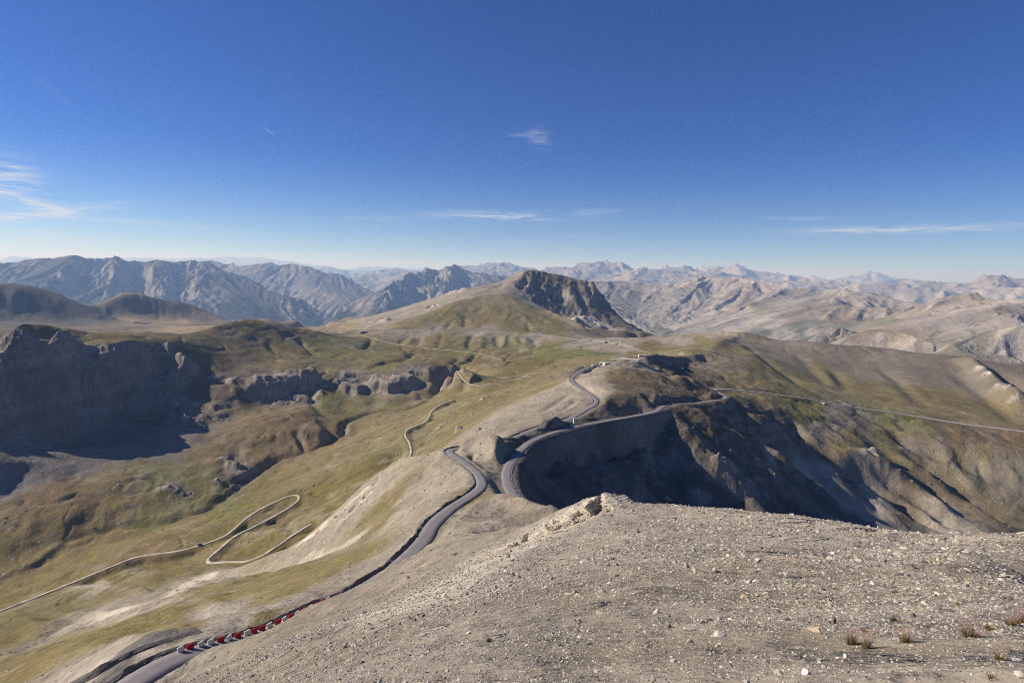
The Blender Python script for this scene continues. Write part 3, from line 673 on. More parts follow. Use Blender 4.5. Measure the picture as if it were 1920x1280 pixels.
# cliff bands of the middle slopes
scarp([(455, 740), (470, 728), (500, 738), (530, 735), (560, 728), (590, 715), (600, 700)], 30, 14, 60, rmin=900)
scarp([(640, 735), (660, 728), (680, 732)], 14, 10, 45, rmin=900, col=(.23, .2, .17)); scarp([(690, 728), (710, 724), (735, 730), (760, 724), (790, 712)], 22, 12, 50, rmin=900, col=(.26, .23, .19))
for u, v, w, h in ((610, 722, 12, 9), (630, 715, 14, 10), (648, 722, 12, 9), (665, 715, 12, 9), (600, 735, 10, 7), (700, 715, 12, 9), (735, 712, 14, 9), (760, 706, 14, 8)): blob(u, v, w, h, 1.0, (.25, .22, .18), rmin=900)
for u, v, w, h in ((312, 918, 9, 9), (330, 920, 7, 5), (350, 925, 8, 4), (418, 862, 9, 8), (432, 868, 8, 6), (446, 872, 9, 8), (410, 905, 8, 5)): blob(u, v, w, h, 1.0, (.26, .23, .19), rmin=600)
for u, v, w, h in ((905, 748, 14, 9), (918, 750, 10, 6), (712, 818, 9, 4), (630, 835, 8, 4), (806, 745, 9, 4), (940, 770, 8, 4), (880, 775, 12, 4), (860, 800, 10, 4), (830, 785, 12, 5), (820, 795, 10, 4), (870, 745, 10, 3), (760, 858, 7, 4), (895, 805, 6, 3), (745, 870, 6, 3)):
    blob(u, v, w * .5, h * .5, 0.9, (.36, .32, .265), rmin=400)
# rocky rib below the hairpin
for P in ([(640, 950), (670, 925), (700, 900)], [(560, 1010), (590, 990), (620, 965)]): paint(P, 9, (.52, .46, .36), rmin=250)
for u, v in ((680, 915), (660, 935), (640, 955), (700, 900), (720, 885), (610, 980), (690, 925), (670, 945), (650, 970)): blob(u, v, 6, 1.3, .7, (.46, .41, .33), rmin=250)
paint([(560, 1045), (620, 1030), (660, 1010), (700, 985)], 7, (.36, .32, .26), rmin=150)
paint([(690, 960), (740, 950), (790, 935), (810, 925)], 4, (.16, .15, .08), rmin=150, a=0.4)
# pale ravine lower left
paint([(150, 1150), (220, 1135), (290, 1115), (350, 1090), (400, 1068)], 10, (.44, .39, .31)); stroke([(160, 1158), (230, 1150), (300, 1125), (360, 1098), (400, 1075)], 7, -5)
stroke([(0, 1215), (60, 1190), (130, 1155), (200, 1120)], 8, -3)
paint([(120, 1105), (170, 1085), (190, 1090), (150, 1115)], 8, (.36, .32, .26), a=.6)
# face below the bowl road and the ribs to its right
for P, w, a in (([(1345, 775), (1400, 800), (1450, 830), (1500, 865), (1560, 910), (1610, 960)], 14, -9.4), ([(1370, 765), (1420, 790), (1480, 825), (1550, 860), (1600, 900), (1640, 950)], 16, 8.6),
                ([(1440, 850), (1490, 880), (1540, 920), (1590, 970)], 10, 6.5), ([(1480, 830), (1540, 850), (1580, 880), (1620, 930), (1660, 980)], 14, -10.1), ([(1560, 870), (1620, 890), (1680, 930), (1740, 980), (1790, 998)], 12, -10.8), ([(1540, 845), (1620, 865), (1690, 900), (1750, 950), (1810, 990)], 14, 10.1),
                ([(1630, 878), (1690, 920), (1760, 970), (1800, 995)], 9, -7.2), ([(1660, 850), (1720, 880), (1790, 930), (1860, 980), (1900, 1000)], 16, 7.2), ([(1690, 840), (1760, 885), (1830, 940), (1910, 990)], 16, -8.6),
                ([(1410, 790), (1430, 800), (1450, 806)], 12, 6.5), ([(1480, 775), (1492, 790), (1500, 812)], 10, -7.2), ([(1672, 800), (1700, 825), (1740, 840), (1780, 860)], 14, -8.6), ([(1770, 855), (1830, 870), (1880, 890), (1910, 920)], 16, -7.2), ([(1840, 870), (1890, 880), (1930, 900)], 18, 6.5),
                ([(1260, 790), (1320, 850), (1380, 910), (1420, 955)], 14, 4.3), ([(1330, 800), (1390, 860), (1450, 920), (1500, 970)], 12, -6.5), ([(1300, 765), (1340, 785), (1370, 790)], 12, -6.5), ([(1340, 740), (1360, 760), (1390, 778)], 14, 6.5), ([(1290, 762), (1320, 790), (1370, 840), (1420, 890), (1470, 940)], 12, 6.5)):
    stroke(P, w, a, rmin=400)
for u, v in ((1380, 895), (1395, 900), (1370, 890), (1410, 915), (1350, 880), (1430, 920)): blob(u, v, 9, 4, 1.0, (.3, .27, .23), rmin=400)
for u, v in ((1640, 857), (1630, 860), (1655, 865)): blob(u, v, 10, 5, 0.9, (.38, .34, .29), rmin=500)
# right-hand ridge: spurs and runnels
stroke([(1380, 622), (1400, 640), (1415, 665), (1430, 700)], 26, 4.4, rmin=1000); stroke([(1395, 640), (1440, 680), (1480, 705), (1520, 730)], 14, -5.0, rmin=1000)
stroke([(1530, 690), (1550, 705), (1575, 728)], 16, 4.4, rmin=1000); stroke([(1495, 650), (1520, 690), (1560, 730)], 16, -3.3, rmin=1000); stroke([(1565, 690), (1575, 715), (1582, 735)], 14, -4.4, rmin=1000)
stroke([(1640, 680), (1690, 720), (1740, 770)], 14, -4.4, rmin=1000); stroke([(1780, 690), (1830, 730), (1880, 770), (1930, 800)], 18, -5.0, rmin=1000)
stroke([(1790, 668), (1830, 695), (1880, 735), (1930, 775)], 22, 24, rmin=1200); stroke([(1800, 664), (1850, 690), (1890, 715), (1935, 755)], 24, -28, rmin=1200)
for u, v in ((1835, 706), (1850, 718), (1870, 738), (1885, 745), (1900, 760)): blob(u, v, 12, 5, 1, (.34, .3, .25), rmin=1200)
stroke([(1378, 622), (1350, 645), (1325, 658)], 14, 3.3, rmin=1000)
# knoll below the crest: rills, the dark fan
stroke([(1285, 700), (1310, 715), (1335, 727)], 10, -6, rmin=600); stroke([(1240, 672), (1270, 690), (1300, 705), (1330, 722)], 10, -9, rmin=600); stroke([(1225, 672), (1260, 695), (1300, 715)], 9, 6, rmin=600)
stroke([(1260, 712), (1290, 718), (1310, 730)], 13, 8, rmin=600); stroke([(1205, 745), (1225, 758), (1240, 768)], 7, -3, rmin=500)
# scree flank left of the knoll road
stroke([(1075, 735), (1050, 750), (1010, 775)], 5, -2.2, rmin=500); stroke([(1085, 745), (1060, 765), (1040, 775)], 4, -1.5, rmin=500); paint([(1085, 705), (1095, 725), (1115, 735), (1130, 740)], 10, (.36, .31, .24), rmin=500)
for u, v in ((990, 705), (985, 703), (975, 735)): blob(u, v, 8, 3, .9, (.42, .38, .31), rmin=600)
stroke([(878, 870), (884, 860), (890, 850)], 1.6, -1.5, rmin=200)
# foreground: the pale streak of broken rock and darker bands
paint([(1100, 945), (1050, 975), (1000, 1010), (930, 1055), (860, 1095), (780, 1130), (700, 1160), (620, 1190)], 3.2, (.47, .42, .34), a=0.9, step=2)
paint([(1150, 945), (1060, 1010), (1010, 1050)], 2.5, (.24, .22, .20), a=0.6, step=2)
paint([(190, 1300), (225, 1240), (262, 1203), (310, 1204), (345, 1208)], 3.2, (.115, .105, .098), a=1, step=1, ns=.2)
paint([(350, 1205), (430, 1196), (520, 1168), (600, 1126), (700, 1076), (760, 1036)], 1.6, (.13, .12, .11), a=.9, step=1, ns=.2)
log('strokes')

# ------------------------------------------------------------------ roughness of every size
def rows_to(rmax): return int(np.searchsorted(SR, math.log(rmax)))
def fit(lam):      # fades out wavelengths the sheet cannot carry, and those too broad for the nearby ground
    rmax = lam / (2.0 * 0.0030); n = rows_to(rmax); r = RR[:n]
    return n, ((1 - sstep(0.6, 1.0, r / rmax)) * sstep(1.0, 4.5, r / lam)).astype(np.float32)
rib = np.clip(SL, 0, 0.9) / 0.6
far = sstep(120, 420, RR).astype(np.float32)
veg = np.clip(1 - RGH * 1.2, 0, 1)
flat = 1 - np.exp(-(RR / 60) ** 2).astype(np.float32)
H = np.zeros_like(Z)
smooth_area = np.zeros_like(Z)          # graded scree flanks that stay even
for u, v, w in ((1480, 680, 170), (1600, 705, 210), (1720, 712, 210), (1850, 725, 220), (960, 780, 90), (1040, 740, 90), (860, 900, 40), (760, 970, 60), (700, 1060, 45), (920, 860, 25)):
    q = G.hit(u, v)
    if q: smooth_area = np.maximum(smooth_area, np.exp(-(((PX - q[0]) ** 2 + (PY - q[1]) ** 2) / w ** 2) ** 1.5))
ev = 1 - 0.75 * smooth_area
H += 3.4 * L90 * rib * far * ev * sstep(300, 900, RR)
H += 1.9 * -np.abs(L35) * rib * far * ev
H += 0.95 * L14 * rib * far * (1 - sstep(900, 1300, RR)) * ev
H += 0.30 * L5 * rib * sstep(25, 120, RR) * (1 - sstep(250, 420, RR))
for lam, a, sd_ in ((150, 4.5, 0), (70, 2.4, 1), (34, 1.3, 2), (17, 0.85, 3), (8.5, 0.50, 4), (4.2, 0.26, 5), (2.1, 0.13, 6), (1.05, 0.045, 7), (0.5, 0.018, 8), (0.26, 0.010, 9), (0.13, 0.006, 10)):
    n, w = fit(lam)
    if n < 5: continue
    x, y = PX[:n], PY[:n]; c, s_ = _cs[sd_ % 12]
    nz = vn((x * c + y * s_) / lam, (y * c - x * s_) / lam, sd_)
    if lam < 10: w = w * (.5 + .5 * sstep(50, 120, RR[:n]))
    H[:n] += a * w * nz * ev[:n] * (0.55 + 0.6 * RGH[:n] + 0.25 * veg[:n])
# crags: sharp ridged relief where the ground is rock
rk = sstep(0.3, 0.95, RGH)
for lam, a, sd_ in ((120, 9, 10), (60, 6, 11), (26, 4.6, 12), (12, 3.4, 13), (6, 2.2, 14), (3, 1.1, 15), (1.4, 0.5, 1), (0.7, 0.22, 2)):
    n, w = fit(lam)
    if n < 5: continue
    x, y = PX[:n], PY[:n]; c, s_ = _cs[(sd_ + 3) % 12]
    nz = 0.6 - np.abs(vn((x * c + y * s_) / lam, (y * c - x * s_) / lam, sd_)) * 2
    w = w * (0.22 + 0.78 * sstep(150, 500, RR[:n]))
    H[:n] += a * w * nz * rk[:n] * np.clip(SL[:n] * 1.6, 0.12, 1.3) * np.clip(RR[:n] / 1500, .7, 1.9)
# bedding: the crags break into level ledges
Zn = Z + H + 2.5 * fbm(PX, PY, 60, 3, 2) + 0.06 * PX; stp = 11.0; fr = Zn / stp; fl = np.floor(fr); ter = (fl + sstep(.30, .92, fr - fl)) * stp - Zn
H += ter * 0.75 * rk * sstep(350, 700, RR); stp = 4.0; fr = Zn / stp; fl = np.floor(fr); H += ((fl + sstep(.3, .9, fr - fl)) * stp - Zn) * 0.45 * rk * sstep(350, 700, RR)
# meadows: short drains and hummocks
n, w = fit(22); mz = -np.maximum(0, 0.16 - np.abs(fbm(PX[:n], PY[:n], 95, 3, 9))) / 0.16
H[:n] += 3.2 * w * mz * veg[:n] * far[:n] * ev[:n]
n, w = fit(9); mz2 = -np.maximum(0, 0.14 - np.abs(fbm(PX[:n] + 300, PY[:n], 42, 3, 12))) / 0.14
H[:n] += 1.1 * w * mz2 * veg[:n] * far[:n] * ev[:n]
log('relief')

# ------------------------------------------------------------------ roads cut into the ground
calm = np.ones_like(Z)
for k, Q in RL.items():
    hw = RW[k]; sl, d, sg, t, zz = near(Q, 26)
    wd = 9
    if k == 'A': wd = np.where(RR[sl[0]] < 150, 1.7, 6)
    wq = 1 - sstep(hw + 0.6, hw + wd, d)
    calm[sl] = np.minimum(calm[sl], 1 - wq)
    Z[sl] += (zz - (0.12 if k in 'AB' else 0.45) - Z[sl]) * wq
H *= calm
Z += H
# colours: patchiness, bare runnels, rock where steep
gz = np.zeros_like(Z)
dzr = np.gradient(Z, axis=0) / np.gradient(np.broadcast_to(RR, Z.shape), axis=0); dza = np.gradient(Z, axis=1) / (RR * np.gradient(AZ)[None, :])
st = np.hypot(dzr, dza)
n1 = fbm(PX, PY, 45, 5, 2); n2 = fbm(PX + 500, PY, 14, 4, 6); n3 = fbm(PX, PY + 900, 150, 4, 8)
lum = CF.mean(-1)
C = CF * (1 + (0.20 * n1 + 0.12 * n3) * (.35 + .65 * sstep(60, 200, RR)))[..., None]
grassy = sstep(0.20, 0.13, lum) * sstep(0.02, 0.05, CF[..., 1] - CF[..., 2])
bare = np.array((.30, .265, .215), np.float32)
f = sstep(0.25, 0.8, n2 + 0.35 * L14 + 0.3 * n1) * grassy * 0.38
C += (bare - C) * f[..., None]
rustc = np.array((.17, .115, .055), np.float32); f = sstep(0.1, 0.55, n3 + 0.5 * n2) * grassy * 0.30; C += (rustc - C) * f[..., None]
grn = np.array((.105, .12, .04), np.float32); f = sstep(0.1, 0.6, -n3 + 0.4 * n1) * grassy * 0.30; C += (grn - C) * f[..., None]
rc = np.array((.21, .185, .155), np.float32); f = sstep(0.85, 1.5, st) * 0.8 * sstep(200, 500, RR); C += (rc - C) * f[..., None]
scr = (1 - grassy); C *= (1 + scr * (0.07 * L35 + 0.06 * L14) * sstep(80, 200, RR))[..., None]
bed = vn(Z / 4.5 + 1.2 * fbm(PX, PY, 40, 3, 5), PX * 0 + 0.5, 4) + 0.6 * vn(Z / 1.7 + .8 * fbm(PX, PY, 15, 2, 6), PX * 0 + 0.5, 9)     # beds of lighter and darker rock
C *= (1 + 0.42 * bed * rk * sstep(300, 600, RR) + 0.25 * rk * vn(PX / 3.1, PY / 3.1, 7) * sstep(300, 600, RR))[..., None]
STN = np.clip(0.35 + 0.8 * n2 + 0.5 * n1 + 0.3 * (1 - grassy) * (RR < 200), 0, 1) * calm     # how stony (alpha)
V = np.stack([PX, PY, Z], -1).reshape(-1, 3)
GM = ground_mat('ground_rock_and_grass', [(60, 0.10, 0), (17, 0.16, 1.8), (6, 0.20, 1.1), (2.3, 0.22, 0.55), (0.6, 0.22, 0.16), (0.09, 0.25, 0.03)], 1.0, cells=[(5.5, 0.80, 0.42), (2.2, 0.70, 0.42), (0.42, 0.55, 0.40), (0.10, 0.45, 0.40), (0.035, 0.35, 0.38)])
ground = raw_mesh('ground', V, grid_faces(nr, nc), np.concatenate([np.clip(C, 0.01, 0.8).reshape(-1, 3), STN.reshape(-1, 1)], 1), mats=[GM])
tag(ground, kind='structure')
log('ground mesh', len(V))
def zt(x, y):
    """height of the finished ground"""
    x = np.atleast_1d(np.asarray(x, float)); y = np.atleast_1d(np.asarray(y, float))
    a = np.arctan2(x, y); q = np.log(np.hypot(x, y))
    j = np.clip(np.searchsorted(AZ, a) - 1, 0, nc - 2); i = np.clip(np.searchsorted(SR, q) - 1, 0, nr - 2)
    fx = np.clip((a - AZ[j]) / (AZ[j + 1] - AZ[j]), 0, 1); fy = np.clip((q - SR[i]) / (SR[i + 1] - SR[i]), 0, 1)
    return (Z[i, j] * (1 - fx) + Z[i, j + 1] * fx) * (1 - fy) + (Z[i + 1, j] * (1 - fx) + Z[i + 1, j + 1] * fx) * fy
def hitf(u, v, rmin=0):
    """the finished ground under a pixel of the photograph"""
    a, t = ray(u, v); j = int(np.clip(np.searchsorted(AZ, a) - 1, 0, nc - 2)); fx = (a - AZ[j]) / (AZ[j + 1] - AZ[j])
    col = (Z[:, j] * (1 - fx) + Z[:, j + 1] * fx) / RR[:, 0]
    ok = np.nonzero((col >= t) & (RR[:, 0] > rmin))[0]
    if len(ok) == 0: return None
    i = ok[0]; f = (t - col[i - 1]) / (col[i] - col[i - 1] + 1e-9) if i > 0 and col[i - 1] < t else 1
    r = math.exp(SR[i - 1] + (SR[i] - SR[i - 1]) * f) if i > 0 else RR[0, 0]
    return Vector((r * math.sin(a), r * math.cos(a), r * t))

# ------------------------------------------------------------------ road surfaces
def ribbon(name, Q, hw, m, lift=0.10, kind='structure', skirt=0.5, off=0.0, w2=None):
    Q = np.asarray(Q); T = np.gradient(Q[:, :2], axis=0); T /= np.linalg.norm(T, axis=1)[:, None] + 1e-9; Nn = np.stack([-T[:, 1], T[:, 0]], 1)
    prof = [(-hw - 0.25, -skirt), (-hw, 0), (-hw * 0.33, 0.03), (hw * 0.33, 0.03), (hw, 0), (hw + 0.25, -skirt)]
    rs = []
    for o_, dz in prof:
        wob = (0.45 if name == 'track' else 0.18) * vn(np.arange(len(Q)) * 0.31, np.zeros(len(Q)) + o_, 3) if abs(o_) >= hw else 0
        oo = off + o_ + (np.sign(o_) * wob)
        rs.append(np.stack([Q[:, 0] + Nn[:, 0] * oo, Q[:, 1] + Nn[:, 1] * oo, Q[:, 2] + lift + dz], 1))
    Vv = np.stack(rs, 1).reshape(-1, 3)
    o = raw_mesh(name, Vv, grid_faces(len(Q), len(prof)), mats=[m], smooth=True)
    o['kind'] = kind; return o
def simple_mat(name, c, scales, bump=0.4, rough=0.9):
    m, nt, b = mat(name, c, rough); L = nt.links.new; geo = N(nt, 'ShaderNodeNewGeometry'); h = None
    rgb = N(nt, 'ShaderNodeRGB'); rgb.outputs[0].default_value = (*c, 1); col = rgb.outputs[0]
    for lam, amp, dist in scales:
        no = N(nt, 'ShaderNodeTexNoise', i_Scale=1.0 / lam, i_Detail=3.0, i_Roughness=0.6); L(geo.outputs['Position'], no.inputs['Vector'])
        mr = N(nt, 'ShaderNodeMapRange'); mr.inputs['From Min'].default_value = 0.25; mr.inputs['From Max'].default_value = 0.75; mr.inputs['To Min'].default_value = 1 - amp; mr.inputs['To Max'].default_value = 1 + amp
        L(no.outputs['Fac'], mr.inputs['Value']); mx = N(nt, 'ShaderNodeVectorMath', operation='SCALE'); L(col, mx.inputs[0]); L(mr.outputs[0], mx.inputs['Scale']); col = mx.outputs[0]
        if dist:
            bp = N(nt, 'ShaderNodeBump'); bp.inputs['Distance'].default_value = dist; bp.inputs['Strength'].default_value = bump; L(no.outputs['Fac'], bp.inputs['Height'])
            if h: L(h, bp.inputs['Normal'])
            h = bp.outputs[0]
    L(col, b.inputs['Base Color'])
    if h: L(h, b.inputs['Normal'])
    return m
M_asph = simple_mat('worn_grey_asphalt', (.20, .185, .19), [(7, .14, 0), (0.8, .12, 0.02)])
M_far = simple_mat('dusty_asphalt', (.30, .28, .27), [(7, .12, 0)])
M_trk = simple_mat('pale_gravel_track', (.40, .36, .30), [(6, .4, 0), (0.5, .2, 0.05)])
M_earth = simple_mat('dark_earth', (.14, .128, .116), [(3, .25, 0.3), (0.6, .3, 0.12)], 0.9)
for k in 'ABCD': ribbon('road', RL[k], RW[k], M_asph if k in 'AB' else M_far, lift=0.10 if k in 'AB' else 0.05)
for k in ('E', 'F', 'Gt', 'H'): ribbon('track', RL[k], RW[k], M_trk, lift=0.0)
def berm(Q, hw, side, h, w, a=0.0, b=1.0, gap=0.7):
    """a bank of bulldozed earth along the outer edge of the road"""
    Q = catmull(Q[int(a * (len(Q) - 1)):int(b * (len(Q) - 1)) + 1], 0.7); n = len(Q); T = np.gradient(Q[:, :2], axis=0); T /= np.linalg.norm(T, axis=1)[:, None] + 1e-9; Nn = np.stack([-T[:, 1], T[:, 0]], 1) * side
    k = np.arange(n); rs = []
    hh = h * (0.8 + 0.45 * vn(k * 0.11, k * 0.0, 4) + 0.35 * vn(k * 0.5, k * 0.0 + 5, 5)); hh *= np.clip(np.minimum(k, n - 1 - k) / 8, 0.05, 1)
    for o_, f in ((0, -0.25), (0.18, 0.35), (0.38, 0.85), (0.5, 1.0), (0.66, 0.85), (0.85, 0.3), (1.05, -0.5), (1.3, -2.2)):
        oo = hw + gap + w * o_ + 0.12 * w * vn(k * 0.9, k * 0.0 + o_ * 9, 6) + 0.3 * vn(k * 0.13, k * 0.0, 7)
        zz = Q[:, 2] + 0.05 + hh * (f + (0.16 * vn(k * 0.8, k * 0 + o_ * 31, 8) if 0 < f < 1.1 else 0))
        rs.append(np.stack([Q[:, 0] + Nn[:, 0] * oo, Q[:, 1] + Nn[:, 1] * oo, zz], 1))
    o = raw_mesh('earth_bank', np.stack(rs, 1).reshape(-1, 3), grid_faces(n, 8), mats=[M_earth], smooth=False); o['kind'] = 'structure'
berm(RL['A'], RW['A'], 1, 0.65, 1.4, 0.0, 0.60, .4)
berm(RL['A'], RW['A'], 1, 0.4, 1.0, 0.66, 0.96, .4)
berm(RL['A'], RW['A'], 1, 0.8, 2.2, 0.0, 0.03, 4.2)
log('roads')
log('nan check', np.isnan(Z).sum(), np.isnan(C).sum(), float(np.nanmin(Z)), float(np.nanmax(Z)))


# ------------------------------------------------------------------ distant ranges: two more sheets, 2.6-20 km and 16-110 km
def far_sheet(name, Sh, lam, amp, kinds_rows, cr, wav, iso, steep=(0.7, 1.3), rockc=(.24, .22, .20), hitmin=0, snow=None):
    Sh.solve(sig=(8, 4, 2, 1.0))
    rr = Sh.r; X = (rr * np.sin(Sh.A)[None, :]).astype(np.float32); Y = (rr * np.cos(Sh.A)[None, :]).astype(np.float32)
    Zf = Sh.z.copy(); sl_ = np.clip(np.hypot(Sh.gr, Sh.gt), 0, 1.2) / 0.5
    Ls = [Sh.lic(l, 9, 5 + i) for i, l in enumerate(lam)]
    Hh = np.zeros_like(Zf)
    for Lx, a in zip(Ls, amp): Hh += a * (0.55 - np.abs(Lx)) * sl_
    for l, a, sd_ in [q_[:3] for q_ in iso]:
        Hh += a * (0.5 - np.abs(fbm(X, Y, l, 4, sd_)) * 2) * (0.35 + 0.65 * np.clip(sl_, 0, 1.5))
    t0 = Sh.z / rr
    Zf += Hh * np.clip((rr / iso[0][3]) ** 1.6, 0.04, 1.0)
    P = []; C_ = []
    for row in kinds_rows.split('\n'):
        w = row.split(); c = cr[w[0]]
        for p in w[1:]:
            u, v = map(float, p.split(',')); h = Sh.hit(u, v, hitmin)
            if h is None: continue
            P.append((math.atan2(h[0], h[1]), math.log(math.hypot(h[0], h[1])))); C_.append(c)
    qa, qs = np.meshgrid(Sh.A, Sh.Sg); w1 = fbm(qa * wav, qs * wav, 1.0, 4, 3); w2 = fbm(qa * wav + 40, qs * wav, 1.0, 4, 6)
    num = np.zeros(Zf.shape + (3,), np.float32); den = np.zeros_like(Zf)
    for p, c in zip(P, C_):
        w = (1 / ((qa + .02 * w1 - p[0]) ** 2 + (0.35 * (qs + .03 * w2 - p[1])) ** 2 + 2e-5) ** 2.2).astype(np.float32); num += w[..., None] * np.array(c, np.float32); den += w
    C2 = num / den[..., None]
    C2 *= (1 + 0.16 * w1 + 0.12 * Ls[-1].clip(-2, 2) + 0.10 * Ls[0].clip(-2, 2))[..., None]
    gr_ = np.gradient(Zf, axis=0) / np.gradient(np.broadcast_to(rr, Zf.shape), axis=0); gt_ = np.gradient(Zf, axis=1) / (rr * Sh.h); s_ = np.hypot(gr_, gt_)
    f = sstep(steep[0], steep[1], s_); C2 += (np.array(rockc, np.float32) - C2) * (0.8 * f)[..., None]
    if snow is not None:
        f = sstep(0.55, 0.35, s_) * sstep(snow - 60, snow + 120, Zf + 120 * w1); C2 += (np.array((.8, .82, .86), np.float32) - C2) * f[..., None]
    Vv = np.stack([X, Y, Zf], -1).reshape(-1, 3)
    o = raw_mesh(name, Vv, grid_faces(*Zf.shape), np.clip(C2, .01, .85).reshape(-1, 3), mats=[ground_mat(name + '_rock', [(lam[0] * 0.8, .12, 0), (lam[-1] * 0.6, .16, lam[-1] * 0.10), (lam[-1] * 0.15, .18, lam[-1] * 0.05)], 0.8)])
    o['kind'] = 'structure'; log(name, len(Vv), 'top', Zf.max()); globals()['HTOP'] = max(globals().get('HTOP', 60), float(Zf.max()) + 30); return o

M1 = Sheet(R(-47), R(47), math.log(2600), math.log(20000), 0.0017); g = M1.add
lo = [(2600, -900), (4000, -1250), (6500, -1450), (20000, -1700)]
g(*[('p', -47.2, r, z) for r, z in lo], soft=True); g(*[('p', 47.2, r, z) for r, z in [(2600, -600), (4000, -500), (6500, -500), (20000, -1500)]], soft=True)
g(*[('p', a, 2600, -900 + (a > 15) * 250) for a in range(-47, 48, 4)], soft=True); g(*[('p', a, 20000, -1600) for a in range(-47, 48, 4)], soft=True)
g(*[('p', a, 4800, -1300) for a in range(-45, 12, 4)], soft=True)
g(*[('p', a, 7300, -1500) for a in range(-45, -2, 4)], soft=True)
# blue range on the left
g((-80, 492, 12500), (0, 492, 12400), (40, 490, 12300), (50, 487, 12200), (85, 484, 12100), (100, 487, 12100), (130, 478, 12000), (150, 477, 12000), (170, 482, 12000), (185, 485, 12000), (200, 481, 12000), (215, 476.5, 12000), (228, 480, 12000), (245, 486, 12000), (262, 489, 12000), (290, 486, 12000), (310, 491, 12000), (330, 493, 12000), (350, 490, 12000), (365, 487, 11900), (380, 491, 11800), (400, 500, 11700), (430, 512, 11500), (462, 521, 11300), (500, 541, 10900), (530, 552, 10600), (560, 567, 10300), (590, 580, 10000), (615, 592, 9700), back=[(400, .5), (1500, .5)])
g((0, 535, 10800), (60, 550, 10500), (120, 560, 10300), (200, 580, 9600), (300, 595, 9000), (400, 600, 8800), (500, 605, 8600), (560, 612, 8500), soft=True)
g((150, 478, 11980), (130, 500, 11400), (100, 525, 10900), (60, 548, 10400)); g((215, 478, 11950), (225, 505, 11200), (215, 535, 10500), (190, 570, 9800))
g((290, 487, 11980), (300, 510, 11200), (310, 540, 10500), (300, 575, 9700)); g((383, 512, 11000), (370, 525, 10700), (360, 550, 10100), (380, 590, 9300)); g((383, 512, 11000), (400, 530, 10700), (420, 560, 10000), (440, 590, 9300))
g((0, 493, 12400), (40, 520, 11500), (30, 545, 10600), soft=True); g((180, 500, 11700), (165, 530, 11200), (140, 555, 10700), soft=True); g((255, 505, 11800), (262, 535, 11300), (250, 570, 10400), soft=True); g((340, 510, 11700), (335, 540, 11000), (335, 575, 10000), soft=True)
# second range behind it
g((370, 497, 16500), (400, 489, 16200), (418, 496, 16000), (440, 491, 15800), (455, 497, 15700), (465, 499, 15600), (480, 494, 15500), (495, 496, 15500), (505, 493, 15400), (520, 496, 15300), (543, 493, 15200), (552, 494, 15200), (575, 501, 15000), (600, 509, 14800), (625, 518, 14600), (632, 514, 14500), (642, 516, 14400), (660, 528, 14200), (680, 540, 14000), (700, 550, 13500), (712, 556, 13200), back=[(400, .5), (1500, .5)])
g((480, 520, 14400), (520, 535, 13900), (560, 550, 13300), (590, 565, 12600), (620, 578, 12000), (640, 582, 11800), soft=True); g((505, 495, 15350), (500, 515, 14600), (520, 538, 13600)); g((543, 495, 15100), (560, 515, 14500), (575, 540, 13500), (590, 565, 12500)); g((600, 540, 13400), (620, 550, 13000), (650, 560, 12500))
# grey pyramid and its ridge
g((585, 618, 8600), (600, 606, 8900), (620, 594, 9200), (640, 581, 9500), (665, 568, 9700), (690, 560, 9850), (712, 543, 9950), (728, 529, 10000), (735, 525, 10000), (745, 528, 10200), (757, 522, 10800), (780, 508, 11400), (794, 499, 11600), (803, 501, 11600), (815, 505, 11600), (830, 500, 11700), (843, 497, 11700), (851, 492.5, 11700), (859, 497, 11700), (870, 504, 11700), (885, 509, 11700), (900, 512, 11700), (930, 517, 11700), (980, 522, 11700), (1040, 530, 11700), back=[(300, .6), (1500, .6)])
g((735, 526, 9980), (725, 550, 9500), (715, 575, 9000), (705, 605, 8400)); g((735, 526, 9980), (750, 550, 9700), (770, 575, 9400)); g((690, 575, 9300), (670, 600, 8700), soft=True)
g((757, 540, 10700), (785, 565, 10300), (800, 575, 10000), soft=True); g((794, 500, 11580), (790, 525, 11000), (800, 555, 10200)); g((851, 494, 11680), (845, 515, 11000), (825, 545, 10300), (800, 572, 9700)); g((820, 515, 11500), (815, 540, 10900), soft=True); g((870, 515, 11500), (870, 540, 10900), (850, 560, 10300), soft=True); g((900, 514, 11600), (890, 540, 10600), (880, 560, 10000)); 
# long grey-brown range right of the central mountain
g((1040, 538, 9400), (1090, 532, 9200), (1115, 528, 9000), (1150, 526, 8900), (1165, 528, 8900), (1185, 532, 8800), (1200, 533, 8700), (1230, 535, 8700), (1260, 537, 8600), (1285, 531, 8600), (1305, 521, 8600), (1316, 517, 8600), (1330, 521, 8500), (1345, 522, 8500), (1362, 521, 8400), (1380, 519, 8400), (1392, 517, 8400), (1405, 521, 8300), (1430, 528, 8200), (1455, 538, 8000), (1480, 541, 7900), (1500, 541, 7900), (1540, 543, 7800), (1590, 541, 7700), (1600, 542, 7700), (1615, 550, 7600), (1640, 553, 7500), (1680, 558, 7400), (1720, 568, 7300), (1780, 575, 7300), (1900, 575, 7300), back=[(300, .5), (1500, .5)])
g((1130, 570, 7300), (1160, 592, 6800), (1200, 610, 6300), (1245, 632, 5900), (1320, 645, 5600), (1400, 650, 5300), (1500, 655, 5000), (1560, 650, 4900), soft=True)
g((1250, 580, 7200), (1330, 580, 7000), (1420, 575, 6800), (1520, 575, 6500), (1600, 575, 6400), (1680, 580, 6300), soft=True)
